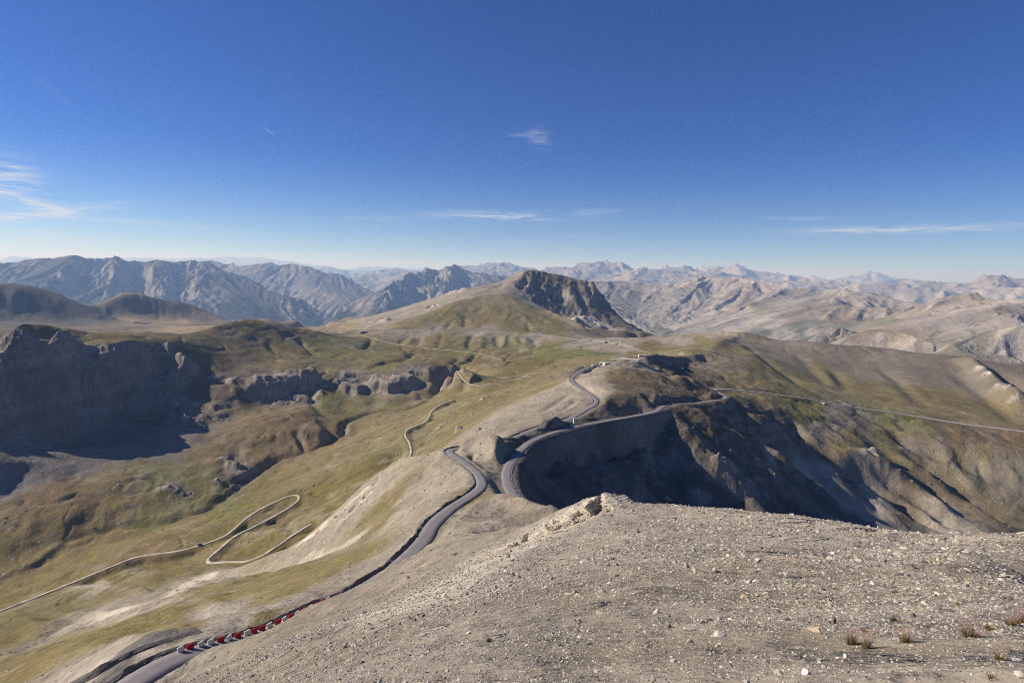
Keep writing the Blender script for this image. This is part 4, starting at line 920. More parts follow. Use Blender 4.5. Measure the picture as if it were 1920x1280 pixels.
g((1316, 518, 8580), (1290, 550, 7700), (1250, 590, 6900), (1225, 615, 6400)); g((1392, 518, 8380), (1370, 550, 7600), (1320, 590, 6700)); g((1455, 539, 7950), (1430, 560, 7300), (1380, 590, 6600)); g((1597, 542, 7680), (1570, 560, 7100), (1520, 580, 6500)); g((1165, 530, 8850), (1170, 560, 7900), (1175, 590, 7000))
g((1230, 548, 8300), (1200, 580, 7400), (1190, 600, 6800), soft=True); g((1350, 540, 8000), (1320, 570, 7300), (1280, 600, 6700), soft=True); g((1430, 590, 6300), (1460, 600, 6000), (1480, 620, 5500)); g((1500, 600, 5900), (1560, 610, 5500), soft=True); g((1400, 610, 6000), (1360, 630, 5600))
# browner hills on the far right
g((1660, 590, 5700), (1700, 575, 5900), (1745, 563, 6100), (1800, 556, 6200), (1835, 549, 6200), (1843, 553, 6150), (1862, 563, 6000), (1885, 561, 5700), (1920, 557, 5600), (2000, 550, 5600), back=[(200, .45), (900, .4)])
g((1640, 615, 5000), (1720, 605, 5100), (1800, 590, 5200), (1860, 585, 5100), (1920, 585, 4900), soft=True); g((1660, 640, 4500), (1750, 635, 4500), (1820, 620, 4500), (1920, 605, 4500), soft=True); g((1835, 551, 6150), (1800, 580, 5500), (1740, 605, 5000)); g((1885, 563, 5650), (1880, 590, 5000)); g((1700, 600, 5300), (1760, 590, 5500))
# nearer pale hills behind the right-hand ridge
g((1500, 648, 3700), (1535, 628, 3900), (1560, 617, 3950), (1585, 616, 3950), (1600, 624, 3900), back=[(200, .4)])
g((1560, 645, 3500), (1600, 627, 3600), (1622, 617, 3650), (1650, 616, 3650), (1690, 622, 3600), (1725, 632, 3550), (1760, 645, 3450), back=[(200, .4), (500, .2)])
g((1540, 665, 3000), (1600, 662, 3050), (1680, 665, 3050), (1760, 672, 3000), soft=True)
g((1740, 662, 3100), (1780, 646, 3300), (1820, 632, 3450), (1850, 622, 3500), (1885, 617, 3500), (1920, 608, 3500), (2000, 595, 3500), back=[(250, .35)])
g((1780, 680, 2750), (1850, 675, 2800), (1920, 680, 2850), soft=True)
FK = dict(blue=(.075, .073, .065), forest=(.035, .042, .028), scr=(.27, .24, .205), gry=(.22, .205, .18), brn=(.24, .20, .145), lgt=(.34, .31, .27), grs=(.175, .16, .105), pal=(.32, .29, .245), drk=(.13, .13, .095), lgry=(.125, .118, .108), lscr=(.175, .16, .145))  # blue holds painted shade for the left slopes; lgry, lscr are darkened copies
K1 = '''lgry 40,500 130,490 200,500
blue 240,500 330,510 100,510 20,510
blue 60,530 180,530 260,520 310,530 160,500 300,500 290,545
forest 160,565 250,560 320,570 200,575 420,580 480,575 520,585 560,590 380,575 120,562 450,560
lscr 370,530 385,540 400,545 345,555
blue 420,520 450,540 500,560 400,520
lscr 480,510 500,515 540,510 560,520 440,500 600,540
lscr 560,555 590,560 620,565 640,568 600,550
blue 640,530 660,545 620,535 600,525 680,550
forest 610,600 650,595 690,595 640,585 730,600 760,595 800,590
lscr 730,535 720,550 700,560 690,570 760,540 740,530 670,575
lgry 800,510 830,510 860,510 900,520 820,540 870,540 790,520 840,560 930,525
lscr 610,603 770,575 680,590
gry 1150,550 1200,550 1260,560 1320,550 1220,590 1180,585 1300,590
scr 1300,530 1380,530 1420,540 1350,560 1500,550 1560,560 1480,570 1400,580 1590,550 1440,555
lgt 1350,610 1400,600 1450,600 1300,620 1380,620 1440,615 1260,625
brn 1550,590 1600,580 1500,580 1640,590 1700,590 1480,590
grs 1560,570 1420,575 1660,600
drk 1240,618 1430,625 1500,612 1530,610 1560,615 1400,635 1500,640
gry 1450,630 1520,620 1550,630 1480,640
scr 1700,570 1760,575 1800,570 1850,575 1900,570 1800,600 1720,600 1850,610 1900,590
brn 1780,565 1830,560 1740,580 1880,580 1680,620
brn 1560,620 1620,622 1660,620 1700,628 1740,642 1600,632
pal 1570,632 1640,645 1700,648 1760,655 1600,655 1550,645
grs 1570,618 1800,650 1850,660 1880,640 1780,665 1830,640
pal 1830,650 1900,630 1880,660 1920,640'''
far_sheet('mountain_range', M1, (330, 150, 72), (44, 30, 15), K1, FK, 10, [(900, 18, 3, 8000), (260, 16, 7, 8000), (120, 10, 5, 8000)], rockc=(.27, .25, .225), hitmin=3000)

M2 = Sheet(R(-48), R(48), math.log(15500), math.log(75000), 0.0024); g = M2.add
g(*[('p', a, 15500, -1600) for a in range(-48, 49, 4)], soft=True); g(*[('p', a, 75000, -2600) for a in range(-48, 49, 4)], soft=True)
g(*[('p', -48.1, r, -1800) for r in (15500, 40000, 75000)], soft=True); g(*[('p', 48.1, r, -1800) for r in (15500, 40000, 75000)], soft=True)
bk = [(1500, .5), (6000, .25)]
g((-80, 492, 62000), (0, 489, 62000), (15, 485, 62000), (32, 481, 62000), (60, 485, 62000), (100, 490, 62000), (200, 488, 62000), (258, 484, 62000), (275, 484, 62000), (290, 487, 62000), (303, 484, 62000), (320, 487, 62000), (340, 486, 62000), (372, 484, 62000), (385, 487, 62000), (405, 486, 62000), (420, 482, 62000), (432, 481, 62000), (446, 485, 62000), (455, 483, 62000), (463, 480, 62000), (474, 485, 62000), (486, 483, 62000), (500, 487, 62000), (520, 491, 60000), (555, 491, 58000), (570, 494, 58000), (590, 499, 56000), (610, 501, 56000), (625, 500, 56000), (640, 506, 55000), (665, 503, 55000), (690, 504, 60000), (705, 502, 60000), (720, 504, 60000), (750, 504, 60000), (765, 506, 60000), (780, 506, 60000), (820, 508, 60000), (880, 512, 60000), back=bk)
g((560, 508, 34000), (600, 503, 34000), (618, 500, 34000), (640, 507, 34000), (655, 506, 34000), (680, 508, 34000), (700, 504, 33000), (720, 507, 33000), (760, 510, 33000), (860, 512, 33000), back=bk)
g((640, 530, 22000), (655, 523, 23000), (690, 520, 24000), (712, 511, 25000), (730, 506, 25000), (748, 508, 25000), (765, 511, 25000), (790, 510, 25000), (830, 515, 25000), back=bk)
g((840, 506, 24000), (862, 500, 24000), (880, 501, 24000), (893, 500, 24000), (905, 501, 24000), (918, 497, 24000), (930, 495.5, 24000), (941, 494, 24000), (950, 493, 24000), (962, 496, 24000), (978, 503, 24000), (1000, 507, 24000), (1015, 510, 24000), back=bk)
g((1010, 509, 21000), (1034, 503.5, 21000), (1042, 501, 21000), (1052, 504, 21000), (1060, 503, 21000), (1068, 506, 21500), (1078, 498, 22000), (1090, 494.5, 22000), (1102, 496, 22000), (1112, 494, 22000), (1125, 494, 22000), (1130, 492, 22000), (1135, 490, 22000), (1140, 494, 22000), (1155, 496, 22000), (1172, 498, 22000), (1182, 508, 21500), (1195, 503, 20500), (1205, 502, 20500), (1213, 499, 20500), (1222, 505, 20500), (1232, 508, 21500), (1245, 506, 22000), (1260, 507, 22000), (1268, 508, 22000), (1282, 504, 21000), (1296, 501, 21000), (1308, 507, 21000), (1318, 515, 21000), (1345, 514, 21000), (1400, 520, 21000), back=bk)
g((1040, 530, 18500), (1120, 530, 18500), (1200, 530, 18000), (1260, 535, 18000), (1340, 530, 18500), (1500, 540, 18000), soft=True)
g((1130, 492.5, 21900), (1110, 515, 20000), (1080, 530, 18700)); g((1172, 499, 21900), (1160, 515, 20000)); g((1213, 500, 20400), (1230, 520, 19300), (1245, 534, 18300)); g((1213, 500, 20400), (1190, 520, 19300), (1175, 532, 18300)); g((1296, 502, 20900), (1275, 518, 19600), (1260, 530, 18500))
g((1300, 512, 26000), (1345, 508, 26000), (1352, 510, 26000), (1378, 507, 26000), (1392, 510, 26000), (1420, 513, 26000), (1445, 514, 26000), (1458, 513, 26000), (1475, 518, 26000), (1500, 521, 26000), (1532, 518, 26000), (1542, 521, 26000), (1556, 524, 25000), (1580, 523, 25000), (1600, 526, 25000), (1660, 528, 25000), back=bk)
g((1560, 530, 20000), (1610, 535, 19500), (1660, 533, 19500), (1690, 536, 19500), (1720, 538, 19500), (1760, 537, 19500), (1800, 537, 19500), (1832, 534, 19500), (1845, 527, 19500), (1852, 521, 19500), (1865, 518, 19500), (1880, 516, 19500), (1890, 516, 19500), (1901, 520, 19500), (1915, 526, 19500), (1940, 530, 19500), (2000, 536, 19500), back=[(600, .5), (3000, .35)])
g((1560, 555, 17000), (1680, 560, 17000), (1800, 560, 17000), (1920, 555, 17000), soft=True); g((1885, 518, 19400), (1870, 540, 18000)); g((1850, 522, 19400), (1835, 545, 17800))
g((1540, 526, 46000), (1572, 523, 46000), (1586, 519, 46000), (1598, 518, 46000), (1607, 516, 46000), (1615, 511, 46000), (1624, 506, 46000), (1632, 502.5, 46000), (1637, 504, 46000), (1644, 509, 46000), (1651, 514, 46000), (1658, 516, 46000), (1665, 520, 46000), (1680, 523, 46000), (1690, 526, 46000), (1740, 529, 46000), back=bk)
g((1660, 530, 30000), (1687, 524, 30000), (1700, 523, 30000), (1712, 527, 30000), (1728, 526, 30000), (1734, 525, 30000), (1745, 530, 30000), (1775, 532, 30000), (1800, 533, 30000), (1808, 531, 30000), (1815, 534, 30000), (1860, 535, 30000), back=bk)
K2 = '''gry 100,490 300,488 450,488 600,505 700,510 900,505 940,500 680,515
scr 1040,510 1090,505 1130,505 1170,510 1200,515 1240,515 1290,515 1350,515 1450,520 1540,522
pal 1170,520 1220,525 1270,515 1310,520 1480,525 1500,530 1550,530 1600,535
gry 1630,515 1640,510 1700,530 1750,535
scr 1700,545 1760,545 1800,545 1880,530 1900,540 1850,540 1650,545'''
far_sheet('far_mountain_range', M2, (1500, 700, 330), (170, 110, 60), K2, FK, 9, [(3000, 100, 3, 16000), (1000, 130, 7, 16000), (450, 95, 5, 16000)], steep=(.9, 1.6), rockc=(.28, .265, .25), snow=900)
# the air
def haze(dens, col):
    x0, x1, y0, y1, z0, z1 = -72000, 72000, -400, 76000, -4500, HTOP
    Vv = [(x, y, z) for z in (z0, z1) for y in (y0, y1) for x in (x0, x1)]
    Fv = [(0, 2, 3, 1), (4, 5, 7, 6), (0, 1, 5, 4), (2, 6, 7, 3), (0, 4, 6, 2), (1, 3, 7, 5)]
    m = bpy.data.materials.new('thin_blue_air'); m.use_nodes = True; nt = m.node_tree; nt.nodes.remove(nt.nodes['Principled BSDF'])
    v = N(nt, 'ShaderNodeVolumePrincipled'); v.inputs['Density'].default_value = dens; v.inputs['Color'].default_value = (*col, 1); v.inputs['Anisotropy'].default_value = 0.15; v.inputs['Absorption Color'].default_value = (1, 1, 1, 1)
    nt.links.new(v.outputs[0], nt.nodes['Material Output'].inputs['Volume'])
    o = raw_mesh('haze', np.array(Vv, float), np.array(Fv), mats=[m], smooth=False); tag(o, kind='stuff'); return o
haze(1.0 / 24000, (.36, .58, 1.0))
log('haze')

# ------------------------------------------------------------------ stones
rng = np.random.RandomState(11)
def ico(sub):
    import bmesh
    bm = bmesh.new(); bmesh.ops.create_icosphere(bm, subdivisions=sub, radius=1.0)
    V = np.array([v.co[:] for v in bm.verts]); bm.faces.ensure_lookup_table(); Fc = np.array([[v.index for v in f.verts] for f in bm.faces]); bm.free(); return V, Fc
def stone_shapes(sub, n, seed):
    V0, Fc = ico(sub); out = []; r_ = np.random.RandomState(seed)
    for i in range(n):
        V = V0 * (1 + 0.20 * r_.randn(len(V0), 1) * (1 if sub == 1 else 0.35))
        for _ in range(5):                        # cleavage planes
            d = r_.randn(3); d /= np.linalg.norm(d); c = r_.uniform(0.45, 0.8); p = V @ d; V = V - np.maximum(p - c, 0)[:, None] * d
        V = V * np.array([1.0, r_.uniform(0.55, 0.9), r_.uniform(0.22, 0.5)]); out.append(V)
    return out, Fc
def scatter(name, P, size, col, shapes, Fc, m, sink=0.25):
    n = len(P); k = rng.randint(0, len(shapes), n); A = np.array(shapes)[k]
    a = rng.uniform(0, 2 * np.pi, n); t1 = rng.normal(0, 0.35, n); t2 = rng.normal(0, 0.35, n)
    def rot(A, i, j, th): c, s_ = np.cos(th)[:, None], np.sin(th)[:, None]; B = A.copy(); B[..., i] = A[..., i] * c - A[..., j] * s_; B[..., j] = A[..., i] * s_ + A[..., j] * c; return B
    A = rot(rot(rot(A, 1, 2, t1), 0, 2, t2), 0, 1, a) * (size * 0.5)[:, None, None]
    A[..., 2] += (size * (0.5 * 0.45 - sink * 0.5))[:, None]
    V = (A + P[:, None, :]).reshape(-1, 3); nv = A.shape[1]
    Ff = (Fc[None] + (np.arange(n) * nv)[:, None, None]).reshape(-1, 3)
    return raw_mesh(name, V, Ff, np.repeat(col, nv, axis=0), smooth=False, mats=[m])
def stone_mat(name, lam, bump):
    return ground_mat(name, [(lam * 6, .10, 0), (lam, .15, bump), (lam * .25, .16, bump * .4)], 0.7)
PAL = np.array([(.36, .335, .29), (.43, .385, .315), (.54, .50, .43), (.44, .34, .24), (.15, .14, .13), (.46, .41, .33), (.26, .245, .225)])
SM = stone_mat('broken_stone', 0.04, 0.01)
sh1, F1 = stone_shapes(1, 14, 3); sh2, F2 = stone_shapes(2, 14, 5)
def fg_stones(n, s0, s1, pmin, pmax, shapes, Fc, cap, al=2.3, dens=0.5):
    a = rng.uniform(-0.86, 0.86, n * 2); q = rng.uniform(math.log(s0), math.log(s1), n * 2); r = np.exp(q); x = r * np.sin(a); y = r * np.cos(a)
    w = 0.55 + dens * fbm(x, y, 6, 3, 3) + 0.5 * dens * fbm(x, y, 1.6, 2, 5) + 0.25 * np.clip(a, -1, 1)
    keep = (rng.rand(n * 2) < w); x, y, r = x[keep][:n], y[keep][:n], r[keep][:n]
    u_ = rng.rand(len(x)); px = (pmin ** (1 - al) + u_ * (pmax ** (1 - al) - pmin ** (1 - al))) ** (1 / (1 - al))
    size = np.minimum(px * r / 569, cap); c = PAL[rng.choice(len(PAL), len(x), p=[.25, .20, .10, .03, .12, .16, .14])] * rng.uniform(0.8, 1.15, (len(x), 1))
    return np.stack([x, y, zt(x, y)], 1), size, c
dr_ok = lambda P: np.ones(len(P), bool)
def off_roads(P, c, s_):
    D = np.full(len(P), 1e9)
    for k, Q in RL.items():
        for i in range(0, len(Q), 2): D = np.minimum(D, np.hypot(P[:, 0] - Q[i, 0], P[:, 1] - Q[i, 1]))
    k = D > 5.0; return P[k], s_[k], c[k]
P, s_, c = fg_stones(125000, 3.6, 75, 0.9, 4.6, sh1, F1, .35); tag(scatter('gravel', P, s_, c, sh1, F1, SM), kind='stuff')
P, s_, c = fg_stones(1500, 4.2, 70, 4.0, 9.5, sh2, F2, .4, 2.8, 1.8); tag(scatter('loose_stones', P, s_, c, sh2, F2, SM), kind='stuff')
# blocks on the slopes between 70 m and 2 km
n = 42000; a = rng.uniform(-0.80, 0.80, n); r = np.exp(rng.uniform(math.log(70), math.log(2600), n)); x = r * np.sin(a); y = r * np.cos(a)
jj = np.clip(np.searchsorted(AZ, a), 0, nc - 1); ii = np.clip(np.searchsorted(SR, np.log(r)), 0, nr - 1)
w = STN[ii, jj] ** 2 * 0.6 + 0.9 * sstep(.3, .9, RGH[ii, jj]) + 0.5 * np.maximum(0, fbm(x, y, 60, 3, 4)); w *= 1 - 0.85 * smooth_area[ii, jj]; w *= calm[ii, jj] > .9
k = rng.rand(n) < w; x, y, r, ii, jj = x[k], y[k], r[k], ii[k], jj[k]
px = (0.7 ** -1.6 + rng.rand(len(x)) * (3.6 ** -1.6 - 0.7 ** -1.6)) ** (-1 / 1.6)
size = np.clip(px * r / 569, .2, 4.5); base = C[ii, jj]
c = base * 0.35 + np.array((.40, .355, .29)) * 0.6 * rng.uniform(0.6, 1.3, (len(x), 1)); c = c * (1 - .35 * (RGH[ii, jj] > .8)[:, None])
P = np.stack([x, y, zt(x, y)], 1); tag(scatter('scattered_blocks', P, size, c, sh1, F1, stone_mat('grey_blocks', 0.8, 0.2)), kind='stuff')
log('stones')

def crag(name, label, cat, u, v, w, h, depth=1.0, col=(.46, .41, .33), seed=0, group=None, rough=1.0, rot=0.0, sub=5, sink=0.35, lean=0.0, rmin=0, part=None):
    """a single rock: w, h in pixels of the photograph at its place"""
    q = hitf(u, v + h * 0.4, rmin)
    if q is None: log('no ground', label); return
    d = math.hypot(q.x, q.y); W_, H_ = w * d / F, h * d / F * 1.1
    V, Fc = ico(sub); r_ = np.random.RandomState(seed + 40)
    for _ in range(9):
        dd = r_.randn(3); dd /= np.linalg.norm(dd); cc = r_.uniform(0.4, 0.8); p = V @ dd; V = V - np.maximum(p - cc, 0)[:, None] * dd
    if sub > 3:
        X, Y, Zz = (V * 1.7 + seed * 3.1).T
        n = fbm(X + Zz * .7, Y - Zz * .5, 0.9, 5, 3, ridged=True) * 0.16 + fbm(X * 1.3 - Y, Zz * 2.2 + Y, 0.5, 4, 5, ridged=True) * 0.09
        V = V * (1 + 1.7 * rough * n)[:, None]
    V = V * np.array([W_ / 2, W_ / 2 * depth, H_ / 2]); V[:, 0] += lean * V[:, 2]
    c, s_ = math.cos(rot), math.sin(rot); V = V @ np.array([[c, s_, 0], [-s_, c, 0], [0, 0, 1]])
    V[:, 2] += H_ * (0.5 - sink)
    az = math.atan2(q.x, q.y)
    o = raw_mesh(name, V, Fc, np.tile(np.array(col), (len(V), 1)), smooth=False, mats=[stone_mat('stone_' + str(seed), max(W_ * .08, .01), max(W_ * .02, .004))])
    o.location = q; o.rotation_euler = (0, 0, -az); tag(o, label, cat, group); return o
crag('rock_outcrop', 'broad pale rock outcrop crowning the crest above the shaded slope', 'outcrop', 1112, 940, 62, 36, 1.2, (.48, .43, .35), 1, rmin=40)
crag('rock_outcrop', 'rough pale rock shoulder just right of the crowning outcrop', 'outcrop', 1150, 936, 74, 22, 1.2, (.45, .40, .33), 2, rmin=40)
crag('rock_outcrop', 'craggy pale outcrop with a pointed top, down-left of the crowning one', 'outcrop', 1072, 968, 38, 30, 1.1, (.50, .44, .35), 3, rmin=40)
crag('rock_outcrop', 'pointed pale fin of rock standing between the two crest outcrops', 'outcrop', 1081, 960, 12, 22, .8, (.48, .43, .34), 4, rmin=40)
crag('rock_outcrop', 'low pale outcrop lying along the bright streak of broken rock', 'outcrop', 1035, 985, 40, 18, 1.3, (.50, .45, .36), 5, rmin=40)
crag('rock_slab', 'upright pale slab leaning at the left end of the crest rocks', 'slab', 984, 1003, 14, 30, .35, (.52, .46, .37), 6, rmin=40, lean=.25, rot=.5, sub=4)
crag('rock_slab', 'wide pale slab lying under the leaning one', 'slab', 965, 1018, 26, 14, .8, (.50, .45, .37), 7, rmin=40, sub=4)
crag('rock', 'small orange-stained rock on the skyline of the gravel crest', 'rock', 1252, 934, 22, 8, 1, (.42, .30, .19), 8, rmin=30, sub=4)
BL = [('tan rounded boulder lying left of the short post', 1528, 1181, 30, 18, (.46, .38, .28)), ('flat white slab at the bottom edge of the gravel', 1513, 1258, 23, 12, (.56, .56, .57)),
      ('pyramid-shaped grey stone alone on the smooth upper gravel', 1341, 1068, 15, 11, (.40, .37, .32)), ('dark angular stone on the gravel below the pyramid-shaped stone', 1298, 1106, 16, 9, (.20, .18, .16)),
      ('dark grey block with a pointed top amid the large pale slabs', 1253, 1170, 18, 14, (.24, .23, .21)), ('longest pale slab, beside the dark grey block', 1294, 1179, 28, 9, (.50, .45, .38)),
      ('grey-white slab right of the longest pale slab', 1346, 1188, 28, 10, (.48, .45, .40)), ('thin black slab below the longest pale slab', 1294, 1202, 15, 6, (.14, .13, .12)),
      ('pale cracked slab on open gravel left of the slab field', 1126, 1147, 19, 8, (.44, .40, .34)), ('lumpy tan stone left of the pale cracked slab', 1086, 1162, 17, 10, (.44, .38, .30)),
      ('round grey stone among fine gravel in the lower middle', 1062, 1200, 11, 8, (.36, .35, .33)), ('black stone in the upper gravel under the crest', 1196, 995, 9, 8, (.13, .12, .11)),
      ('dark wedge-shaped stone below the black one', 1174, 1014, 16, 11, (.16, .15, .13)), ('dark stone beside the pale streak at mid slope', 962, 1076, 12, 11, (.17, .16, .14)),
      ('large grey block lying on the pale streak of broken rock', 952, 1040, 18, 13, (.32, .30, .27)), ('black block on the lower end of the pale streak', 794, 1152, 13, 9, (.14, .13, .12)),
      ('dark stone alone on the scree between streak and road', 683, 1146, 13, 8, (.19, .18, .16)), ('narrow dark stone high on the scree above the road', 765, 1082, 9, 8, (.16, .15, .14)),
      ('tall narrow slab standing in the middle of the pale streak', 879, 1068, 6, 12, (.46, .41, .34)), ('brown slab low on the slope near the bottom left', 664, 1208, 17, 8, (.33, .29, .24)),
      ('pale stone lying right of the pair of grass tufts', 1663, 1185, 12, 6, (.55, .49, .41)), ('white triangular stone below the tufts', 1586, 1229, 12, 8, (.58, .57, .55)),
      ('grey stone beside the sparse dry tuft at the right', 1885, 1233, 12, 9, (.46, .45, .45)), ('pale oblong stone at the right edge of the gravel', 1904, 1235, 14, 7, (.55, .52, .48)), ('cream slab in the bottom right corner', 1913, 1262, 20, 9, (.58, .52, .43))]
for i, (lb, u, v, w, h, c) in enumerate(BL): crag('boulder', lb, 'boulder', u, v, w, h, .8, c, 20 + i, 'single stones on the gravel', sub=3, rot=i * .7, sink=.25)
log('crags')

# ------------------------------------------------------------------ tufts of dry grass
def tuft(u, v, w, h, label, heads=True, dens=1.0, green=0.0, seed=0):
    q = hitf(u, v + h * 0.45); d = math.hypot(q.x, q.y) / math.cos(R(25)); W_, H_ = w * d / F, h * d / F * 0.92
    r_ = np.random.RandomState(seed + 5); V, Fc, Cc = [], [], []; HV, HF, HC = [], [], []
    nb = int(260 * dens)
    for i in range(nb):
        a = r_.uniform(0, 2 * math.pi); rad = W_ * 0.26 * math.sqrt(r_.rand()); bx, by = rad * math.cos(a), rad * math.sin(a)
        out = r_.uniform(.12, 1.0) * W_ * 0.34; hh = H_ * r_.uniform(.35, .75) * (1 - .35 * rad / (W_ * .26)); wd = W_ * 0.018; ta = a + r_.normal(0, .6)
        px_, py_ = -math.sin(ta) * wd, math.cos(ta) * wd; k = len(V)
        for f in (0, .5, 1.0):
            x = bx + math.cos(ta) * out * f * f; y = by + math.sin(ta) * out * f * f; z = hh * (f - .18 * f * f); s_ = 1 - .8 * f
            V += [(x - px_ * s_, y - py_ * s_, z), (x + px_ * s_, y + py_ * s_, z)]
        Fc += [(k, k + 1, k + 3, k + 2), (k + 2, k + 3, k + 5, k + 4)]
        b = r_.uniform(.7, 1.25); c0 = np.array((.20, .15, .055)) * (1 - green) + np.array((.10, .115, .035)) * green; tip = np.array((.30, .22, .10)) * (1 - green * .6)
        for f in (0, .5, 1): Cc += [tuple((c0 * (1 - f) + tip * f) * b)] * 2
        if heads and i % 3 == 0:                     # stalk with a purplish seed head
            hx, hy = bx + math.cos(ta) * out * r_.uniform(.6, 1.3), by + math.sin(ta) * out * r_.uniform(.6, 1.3); hz = H_ * r_.uniform(.75, 1.1); k = len(HV); s_ = W_ * 0.012
            HV += [(bx, by - s_ * .4, hz * .3), (bx, by + s_ * .4, hz * .3), (hx, hy + s_ * .4, hz * .8), (hx, hy - s_ * .4, hz * .8)]; HF += [(k, k + 1, k + 2, k + 3)]
            for j in range(4):
                k = len(HV); ox, oy, oz = r_.normal(0, s_ * 1.6, 3); l = s_ * 3.2
                HV += [(hx + ox - s_, hy + oy, hz * .8 + oz), (hx + ox, hy + oy - s_, hz * .8 + oz + l * .3), (hx + ox + s_, hy + oy, hz * .8 + oz + l * .6), (hx + ox, hy + oy + s_, hz * .8 + oz + l)]; HF += [(k, k + 1, k + 2, k + 3)]
            HC += [(.26, .185, .165)] * (len(HV) - len(HC))
    o = raw_mesh('grass_tuft', np.array(V), np.array(Fc), np.array(Cc), mats=[GR]); o.location = q - Vector((0, 0, .01)); tag(o, label, 'grass tuft', 'tufts of dry grass on the gravel')
    if HV: raw_mesh('seed_heads', np.array(HV), np.array(HF), np.array(HC), mats=[GR], parent=o)
GR, nt_, b_ = mat('dry_grass', rough=.8); at_ = N(nt_, 'ShaderNodeAttribute', attribute_name='col'); nt_.links.new(at_.outputs['Color'], b_.inputs['Base Color'])
for i, T in enumerate([(1596, 1192, 26, 34, 'large golden grass tuft, left one of the pair below the tan boulder'), (1624, 1200, 20, 34, 'slim reddish grass tuft, right one of the pair below the tan boulder'), (1621, 1178, 16, 14, 'small tuft behind the pair of grass tufts'),
        (1696, 1190, 20, 30, 'golden grass tuft standing alone with a long shadow'), (1821, 1182, 32, 28, 'wide brown grass tuft toward the right edge'), (1856, 1174, 18, 16, 'small grass tuft just right of the wide brown one'),
        (1894, 1162, 18, 22, 'pale orange grass tuft, second from the right edge'), (1914, 1156, 22, 26, 'dark brown grass tuft cut by the right edge'), (1796, 1127, 12, 16, 'faint straw tuft higher up the gravel'), (1876, 1225, 22, 26, 'sparse straw tuft beside the grey stone at the right'),
        (1862, 1264, 22, 16, 'dark sparse tuft near the bottom right corner'), (1794, 1222, 10, 10, 'tiny brown tuft between the lone tuft and the sparse straw one'), (1557, 1052, 10, 8, 'tiny orange tuft near the top of the stony field')]):
    tuft(*T, heads=T[3] > 20, dens=(.4 if 'sparse' in T[4] or 'faint' in T[4] else 1.0) * min(1, T[2] / 18), seed=i)
tuft(1680, 1160, 20, 10, 'flat dark green cushion plant above the lone golden tuft', False, .9, .8, 30); tuft(919, 1196, 18, 14, 'small green-gold grass tuft alone on the lower middle slope', False, .9, .6, 31)
log('tufts')

# ------------------------------------------------------------------ things people made
def box_m(boxes, bevel=0.0):
    """boxes: (x0, x1, y0, y1, z0, z1[, taper]) -> vertices, faces"""
    V, Fc = [], []
    for b in boxes:
        x0, x1, y0, y1, z0, z1 = b[:6]; t = b[6] if len(b) > 6 else 0; k = len(V)
        V += [(x0, y0, z0), (x1, y0, z0), (x1, y1, z0), (x0, y1, z0), (x0 + t, y0 + t, z1), (x1 - t, y0 + t, z1), (x1 - t, y1 - t, z1), (x0 + t, y1 - t, z1)]
        Fc += [(k + 3, k + 2, k + 1, k), (k + 4, k + 5, k + 6, k + 7), (k, k + 1, k + 5, k + 4), (k + 1, k + 2, k + 6, k + 5), (k + 2, k + 3, k + 7, k + 6), (k + 3, k, k + 4, k + 7)]
    return np.array(V, float), np.array(Fc)
def part(name, boxes, m, parent=None, bevel=0.0, label=None):
    V, Fc = box_m(boxes); o = raw_mesh(name, V, Fc, mats=[m], smooth=False, parent=parent)
    if bevel:
        b = o.modifiers.new('bevel', 'BEVEL'); b.width = bevel; b.segments = 2
    return o
def root(name, label, cat, loc, rz=0, group=None):
    o = bpy.data.objects.new(name, None); COL.objects.link(o); o.location = loc; o.rotation_euler = (0, 0, rz); return tag(o, label, cat, group)
def cyl(name, r, h, m, parent=None, loc=(0, 0, 0), axis='z', n=16):
    a = np.linspace(0, 2 * np.pi, n, endpoint=False); ring = np.stack([np.cos(a) * r, np.sin(a) * r], 1); V = [(x, y, z) for z in (0, h) for x, y in ring]
    Fq = [(i, (i + 1) % n, n + (i + 1) % n, n + i) for i in range(n)] + [(0, i + 1, i, i) for i in range(1, n - 1)]
    me = bpy.data.meshes.new(name); me.from_pydata(V, [], [f for f in Fq[:n]] + [tuple(range(n))[::-1], tuple(range(n, 2 * n))]); me.materials.append(m)
    o = bpy.data.objects.new(name, me); COL.objects.link(o); o.location = loc
    if axis == 'y': o.rotation_euler = (math.pi / 2, 0, 0)
    if parent is not None: o.parent = parent
    return o
def flatm(name, c, rough=.6, n=.08, lam=.5): return simple_mat(name, c, [(lam, n, 0)], rough=rough)
M_red = flatm('red_plastic', (.42, .02, .025), .5, .25, .3); M_wht = flatm('white_plastic', (.66, .65, .62), .5, .2, .3); M_conc = simple_mat('weathered_concrete', (.50, .46, .40), [(1.5, .18, .02), (.3, .15, .01)]); M_pale = simple_mat('bleached_concrete', (.66, .60, .52), [(2, .12, .02), (.4, .15, .01)])
M_dk = flatm('dark_opening', (.02, .02, .022)); M_glass = flatm('tinted_glass', (.02, .025, .03), .1); M_rub = flatm('tyre_rubber', (.02, .02, .02)); M_stl = flatm('galvanised_steel', (.4, .4, .42), .4); M_stone = simple_mat('masonry', (.36, .32, .27), [(.6, .3, .06), (.15, .2, .02)]); M_org = flatm('orange_paint', (.75, .16, .06))
M_wood = simple_mat('weathered_wood', (.16, .13, .10), [(.05, .2, .003)])
